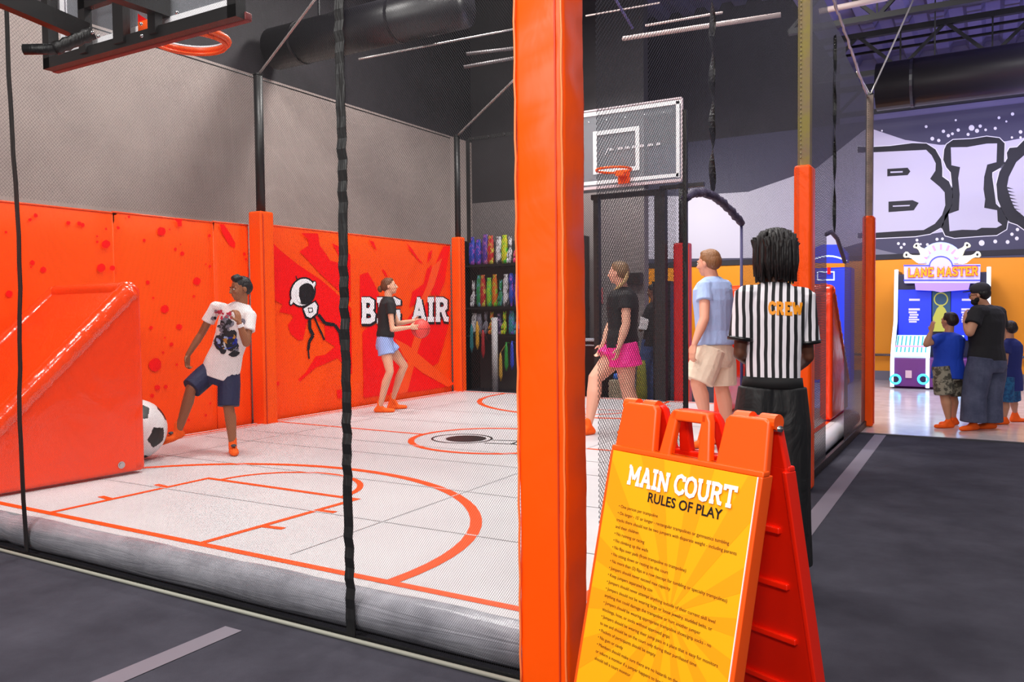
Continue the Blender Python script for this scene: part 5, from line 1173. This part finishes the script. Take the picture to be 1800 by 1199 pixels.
for xa, xb, k in ((192, 378, 0), (492, 690, 1)):
    f = MB(); a, b = AP(-.03)(*a7(xa, 322)), AP(-.03)(*a7(xb, 612)); f.box(((a.x + b.x) / 2, AY - .02, (a.z + b.z) / 2), (b.x - a.x, .04, a.z - b.z)); part(f.build('screen', M_blueS, bevel=.008), am)
    f = MB(); o_ = 300 * k
    for (u0, u1, v0, v1) in ((253, 314, 373, 385), (250, 314, 428, 440), (250, 298, 445, 456), (256, 306, 460, 470), (252, 300, 474, 484), (250, 310, 488, 497), (252, 296, 500, 509)):
        T = AP(-.045); f.flat([a7(u0 + o_, v1), a7(u1 + o_, v1), a7(u1 + o_, v0), a7(u0 + o_, v0)], T)
    part(f.build('screen_text', M_signw, recalc=False), am)
f = MB(); T = AP(-.03); f.flat([a7(385, 560), a7(488, 560), a7(488, 330), a7(385, 330)], T); part(f.build('centre_column', mat('column_teal', (30, 60, 90), .4, emit=(20, 70, 90), es=.5), recalc=False), am)
f = MB(); f.stroke([a7(434 + 38 * math.cos(q * PI / 10), 376 + 36 * math.sin(q * PI / 10)) for q in range(20)], 2.2, AP(-.036), closed=True); f.flat([a7(388, 560), a7(388, 480), a7(410, 430), a7(434, 405), a7(458, 430), a7(480, 480), a7(480, 560)], AP(-.034)); part(f.build('column_decal', neon('decal_olive', (150, 150, 60), .6), recalc=False), am)
# lanes
for xa, xb in ((165, 362), (395, 560)):
    A, B = AP(-.5)(*a7(xa, 740)), AP(-.5)(*a7(xb, 740)); f = MB()
    T = lambda u, v: V((A.x + (B.x - A.x) * u, AY - .58 + .5 * v, .58 + .34 * v)); f.prism([(0, 0), (1, 0), (1, 1), (0, 1)], T, (0, .02, -.05)); part(f.build('lane', M_lane), am)
    f = MB()
    for q in range(8): f.flat([(.06 + q * .12, .15), (.1 + q * .12, .15), (.1 + q * .12, .95), (.06 + q * .12, .95)], lambda u, v: T(u, v) + V((0, -.004, .004)))
    f.mi = 1; f.flat([(0, .40), (1, .40), (1, .46), (0, .46)], lambda u, v: T(u, v) + V((0, -.006, .006)))
    part(f.build('lane_arrows', [mat('lane_teal', (60, 150, 150), .4, emit=(70, 170, 160), es=.6), M_pk], recalc=False), am)
f = MB(); f.box((-.73, AY - .40, .29), (1.46, .46, .5)); part(f.build('lower_cabinet', mat('cabinet_purple', (84, 36, 96), .4, emit=(90, 30, 110), es=.35), bevel=.02), am)
for x in (175, 333, 545):
    c = AP(-.66)(*a7(x, 832)); f = MB(); torus(f, c, .075, .02, 24, 8, V((1, 0, 0)), V((0, 0, 1))); part(f.build('speaker_ring', M_cyan, smooth=True), am)
    f = MB(); f.tube([c + V((0, .0, 0)), c + V((0, .03, 0))], .06, 20); part(f.build('speaker', M_cab), am)
f = MB(); f.box(AP(-.64)(*a7(250, 803)), (.1, .02, .13)); part(f.build('coin_door', mat('coin_pale', (200, 170, 180), .4)), am)
# marquee
f = MB(); T = AP(-.2)
f.prism([a7(x, y) for x, y in ((222, 182), (350, 178), (380, 135), (430, 122), (480, 135), (512, 178), (660, 176), (656, 285), (225, 285))], T, (0, .18, 0)); part(f.build('marquee', M_signw, bevel=.01), am)
f = MB(); f.prism([a7(434 + 132 * math.cos(q * PI / 18), 172 - 122 * math.sin(q * PI / 18)) for q in range(19)], AP(-.12), (0, .1, 0)); part(f.build('marquee_arch', neon('arch_glow', (170, 185, 250), .5), bevel=.01), am)
f = MB()
for q in range(1, 8): a_ = q * PI / 8; f.stroke([a7(434 + 85 * math.cos(a_), 172 - 78 * math.sin(a_)), a7(434 + 120 * math.cos(a_), 172 - 110 * math.sin(a_))], 3.6, AP(-.125))
part(f.build('arch_beams', M_pk, recalc=False), am)
f = MB(); f.stroke([a7(434 + 66 * math.cos(q * PI / 12), 190 - 58 * math.sin(q * PI / 12)) for q in range(13)], 2.0, AP(-.21)); f.stroke([a7(222, 184), a7(370, 184)], 2, AP(-.21)); f.stroke([a7(500, 184), a7(658, 184)], 2, AP(-.21)); f.stroke([a7(222, 268), a7(658, 268)], 2.4, AP(-.21)); part(f.build('marquee_blue_trim', neon('trim_blue', (50, 60, 230), 1.2), recalc=False), am)
f = MB(); T = AP(-.2); f.prism([a7(x, y) for x, y in ((285, 285), (600, 285), (590, 322), (480, 330), (430, 336), (390, 328), (290, 324))], T, (0, .1, 0)); part(f.build('lower_marquee', neon('lower_pink', (150, 120, 220), .7)), am)
p0, p1 = AP(-.225)(*a7(245, 255)), AP(-.225)(*a7(650, 250))
f = MB(); TM = lambda dy: (lambda u, v: V((p0.x + (p1.x - p0.x) * u, AY - .225 - dy, p0.z + .015 + .155 * v)))
f.mi = 0; word(f, 'LANE MASTER', TM(0), .34, sp=.05); f.mi = 1; word(f, 'LANE MASTER', TM(.012), .20, sp=.05)
part(f.build('marquee_lettering', [mat('letter_pink', (214, 60, 90), .5), M_gold], recalc=False), am)
def pin(cx, cy, tx, ty):
    f = MB(); a, b = V((tx - cx, ty - cy)), None; L_ = a.length; a.normalize(); n_ = V((-a.y, a.x)); A = AP(-.16)(*a7(cx, cy)); ex = (AP(-.16)(*a7(tx, ty)) - A); ln = ex.length; ex.normalize()
    x_ = V((0, 1, 0)).cross(ex); f.loft([(A + ex * (ln * u), x_, V((0, 1, 0)), r, r * .8) for u, r in ((0, .03), (.15, .06), (.32, .07), (.5, .045), (.62, .03), (.74, .032), (.88, .058), (.97, .045), (1.0, .015))], 14)
    part(f.build('bowling_pin', neon('pin_glow', (245, 245, 215), .55), smooth=True), am)
    g = MB(); c = A + ex * (ln * .86) + V((0, -.056, 0)); g.ell(c, (.018, .008, .024), n=8, k=5); part(g.build('pin_mark', M_prt, smooth=True), am)
for q in ((345, 160, 222, 118), (360, 130, 285, 62), (515, 135, 595, 58), (530, 165, 660, 115)): pin(*q)
# basketball arcade machine seen through the far net doorway
t = thing('arcade_machine', 'blue neon basketball arcade machine glimpsed through the far net doorway', 'arcade machine', (-3.0, 16.2, 0))
a, b = ony(1424, 540, 16.2), ony(1490, 540, 16.2)
f = MB(); zt = ony(1470, 432, 16.2).z; f.box(((a.x + b.x) / 2, 16.5, zt / 2 - .2), (b.x - a.x + .1, .5, zt - .4)); part(f.build('cabinet', M_blueS, bevel=.04), t)
f = MB(); T = lambda px, py: ony(px, py, 16.22); f.stroke([(1424 + i * 6.5, 462 - 12 * math.sin(PI * (i + 1) / 12)) for i in range(11)], 2.4, T); f.stroke([(1437, 478), (1466, 478), (1466, 492), (1437, 492)], 2.0, T, closed=True); part(f.build('neon_outline', M_neon, recalc=False), t)
f = MB(); f.prism([(1424, 462), (1424, 440), (1445, 430), (1475, 430), (1490, 445), (1490, 462)], lambda px, py: ony(px, py, 16.24), (0, .2, 0)); part(f.build('marquee', M_blueS), t)
f = MB(); f.prism([(1454, 470), (1460, 470), (1460, 482), (1454, 482)], lambda px, py: ony(px, py, 16.2), (0, .03, 0)); part(f.build('score_light', M_red), t)

# ------------------------------------------------------------------ prize shelf
sh = thing('prize_rack', 'black shelving rack of toys and prizes beside the far corner post', 'shelf', (-7.1, 12.55, 0))
for z in (.98, 1.48, 2.24): f = MB(); f.box((-7.1, 12.55, z), (2.3, .5, .03)); part(f.build('shelf_board', M_blackp), sh)
for x in (-8.22, -5.98): f = MB(); f.box((x, 12.55, 1.35), (.04, .5, 2.7)); part(f.build('side_frame', M_blackp), sh)
f = MB(); f.box((-7.1, 12.81, 1.35), (2.3, .02, 2.7)); part(f.build('back_board', mat('rack_back', (62, 58, 60), .7)), sh)
f = MB(); f.tube([(-7.42, 12.05, 0), (-7.42, 12.05, 1.32)], .055, 14); tag(f.build('support_column', mat('white_column', (214, 210, 212), .5), smooth=True), 'white round column standing before the prize shelves', 'column')
PC = [('blue', (30, 70, 190)), ('red', (205, 28, 40)), ('white', (232, 230, 236)), ('yellow', (222, 214, 30)), ('purple', (86, 50, 160)), ('green', (30, 150, 80)), ('orange', (240, 120, 30)), ('pink', (238, 60, 130)), ('teal', (30, 150, 160)), ('grey', (140, 140, 156)), ('lime', (160, 220, 50)), ('navy', (24, 30, 84))]
rr = random.Random(21)
def bear(name_, col_):
    f = MB(); f.ell((0, 0, .1), (.07, .055, .1), n=12, k=8); f.ell((0, -.01, .24), (.062, .06, .06), n=12, k=8)
    for k in (-1, 1): f.ell((k * .045, 0, .295), (.022, .015, .024), n=8, k=6); f.cap_((k * .05, -.01, .15), (k * .085, -.05, .09), .024, .026, 8); f.cap_((k * .035, -.03, .03), (k * .05, -.10, .03), .028, .03, 8)
    return f
def pouch(h=.3, w_=.12):
    f = MB(); f.loft([((0, 0, z * h), V((1, 0, 0)), V((0, 1, 0)), w_ / 2 * a, .035 * b_ + .004) for z, a, b_ in ((0, .8, .5), (.1, 1, 1), (.5, 1.02, 1.1), (.82, .95, .6), (.92, .7, .2), (1, .9, .15))], 12, p=3); return f
def lantern():
    f = MB(); f.ell((0, 0, .2), (.05, .05, .05), n=10, k=6); f.loft([((0, 0, .16), V((1, 0, 0)), V((0, 1, 0)), .03, .03), ((0, 0, .08), V((1, 0, 0)), V((0, 1, 0)), .045, .04), ((0, 0, 0), V((1, 0, 0)), V((0, 1, 0)), .02, .02)], 10); return f
kinds = [('plush_toy', 'stuffed toy', bear), ('prize_bag', 'glossy prize bag', None), ('prize_toy', 'ball topped toy', None)]
seen = {}
rows = [(2.26, 'top shelf', 16), (1.5, 'second shelf', 18), (1.0, 'third shelf', 16)]
ordn = ['leftmost', 'second from left', 'third from left', 'fourth from left', 'fifth from left', 'sixth from left', 'seventh from left', 'eighth from left', 'ninth from left', 'tenth from left', 'eleventh from left', 'twelfth from left', 'thirteenth from left', 'fourteenth from left', 'fifteenth from left', 'sixteenth from left', 'seventeenth from left', 'rightmost']
protos = {}
for z, rn, cnt in rows:
    for i in range(cnt):
        x = -8.16 + 1.9 * (i + .5) / cnt * (1.12) + rr.uniform(-.015, .015)
        kn = rr.choice([0, 1, 1, 2]) if z < 2 else rr.choice([1, 1, 0]); cn, cc = rr.choice(PC)
        if rn == 'top shelf' and i < 8: kn, (cn, cc) = ((1, PC[0]), (1, PC[0]), (1, PC[4]), (1, PC[1]), (1, PC[2]), (1, PC[3]), (0, PC[2]), (0, PC[7]))[i]
        if rn == 'lowest shelf' and rr.random() < .4: cn, cc = 'navy', (24, 30, 84)
        nm, kd, _ = kinds[kn]; key = (kn, cn)
        if key not in protos:
            f = bear('', 0) if kn == 0 else pouch() if kn == 1 else lantern()
            o = f.build(nm, mat('toy_' + cn, cc, .4, mott=(17, tuple(min(255, int((255 - v) * .8 + 40)) for v in (cc[1], cc[2], cc[0])), .52, .56)), smooth=True); protos[key] = o
        else:
            o = protos[key].copy(); COL.objects.link(o)
        s_ = rr.uniform(1.45, 1.8) * (1 if kn != 2 else 1.15)
        o.location = (x, 12.42 + rr.uniform(-.02, .02), z + .012); wk = 2.13 / cnt * .93 / (.235, .128, .105)[kn]; s_ = s_ * 1.18 if rn == 'second shelf' else s_ if rn == 'top shelf' else s_ * .82; s_ = min(s_, ((1.5, 1.9, 2.6) if z != 1.0 else (1.3, 1.45, 1.8))[kn]); o.scale = (wk, min(wk * 1.25, 1.3), s_); o.rotation_euler = (0, 0, 0)
        pos = ordn[i] if i < cnt - 1 else 'rightmost'
        tag(o, f'{cn} {kd}, {pos} on the {rn} of the prize rack', 'prize', 'prizes on the ' + rn)
# hanging toys under the shelves
for i, (px, py, c, nmc) in enumerate(((829, 590, (40, 140, 150), 'teal'), (839, 585, (238, 180, 40), 'golden'), (849, 600, (200, 40, 50), 'red'), (890, 622, (40, 160, 60), 'green'), (900, 620, (50, 80, 220), 'blue'), (880, 640, (220, 170, 60), 'amber'))):
    p = ony(px, py, 12.1); f = MB(); f.loft([(p + V((0, 0, -.30)), V((1, 0, 0)), V((0, 1, 0)), .01, .01), (p + V((0, 0, -.2)), V((1, 0, 0)), V((0, 1, 0)), .04, .02), (p + V((0, 0, .1)), V((1, 0, 0)), V((0, 1, 0)), .03, .02), (p + V((0, 0, .2)), V((1, 0, 0)), V((0, 1, 0)), .01, .01)], 10)
    f.tube([p + V((0, 0, .2)), V((p.x, 12.3, .86))], .004, 5)
    tag(f.build('hanging_toy', mat('hang_' + nmc, c, .4), smooth=True), f'{nmc} pennant shaped toy hanging below the prize shelves', 'toy', 'toys hanging from the rack')

# things behind the back net, middle
t = thing('black_cabinet', 'tall black cabinet behind the back net beside the hoodie person', 'cabinet', (-4.0, 11.0, 0))
q = ony(1165, 600, 11.05); f = MB(); f.box((q.x, 11.1, .9), (.26, .2, 1.8)); part(f.build('cabinet_body', M_blackp, bevel=.01), t); f = MB(); f.box((q.x, 11.1, 1.815), (.28, .22, .03)); part(f.build('cabinet_lid', M_black), t)
q = ony(1043, 600, 12.0); t = thing('counter', 'black counter with pale top edge left of the woman in pink', 'counter', (q.x, 12.2, 0))
f = MB(); f.box((q.x + .06, 12.3, .46), (.9, .5, .92)); part(f.build('counter_body', M_blackp), t); f = MB(); f.box((q.x + .06, 12.3, .94), (.94, .56, .03)); part(f.build('counter_top', mat('pale_top', (186, 188, 196), .4)), t); f = MB(); f.box((q.x + .06, 12.03, .86), (.9, .02, .02)); part(f.build('counter_trim', mat('pale_top', (186, 188, 196), .4)), t)
q = ony(1128, 690, 11.35); f = MB(); f.loft([((q.x, q.y, z), V((1, 0, 0)), V((0, 1, 0)), a, .05) for z, a in ((0.0, .08), (.25, .085), (.5, .07), (.68, .05))], 12, p=3); tag(f.build('yellow_bag', mat('olive_bag', (150, 148, 40), .7), smooth=True), 'olive yellow bag hanging beside the pink shorts behind the net', 'bag')
q = ony(1085, 700, 11.6); t = thing('toy_crate', 'tan crate with coloured toys low behind the woman in pink', 'crate', (q.x, 11.8, 0)); f = MB(); f.box((q.x, 11.8, .17), (.34, .3, .34)); part(f.build('crate_body', mat('tan_crate', (190, 176, 150), .7), bevel=.01), t)
for k, (c, cn) in enumerate((((60, 120, 230), 'blue'), ((230, 200, 70), 'yellow'), ((70, 180, 90), 'green'))):
    f = MB(); f.ell((q.x - .1 + k * .1, 11.8, .39), (.05, .05, .05), n=12, k=8); tag(f.build('toy_ball', mat('ball_' + cn, c, .4), smooth=True), f'{cn} toy ball on the tan crate behind the net', 'ball')
# small wall box, posters on the middle wall
q = ony(1114, 490, 13.18); f = MB(); f.box((q.x, 13.12, q.z), (.34, .14, .2)); tag(f.build('wall_box', M_black, bevel=.01), 'small black box on the grey wall behind the braided head', 'box')
q = ony(1057, 520, 13.18); f = MB(); f.box((q.x, 13.19, q.z), (.05, .012, .28)); tag(f.build('wall_sign', mat('pink_sign', (190, 96, 100), .6)), 'narrow pinkish sign on the grey middle wall', 'sign')
bpy.context.view_layer.update()
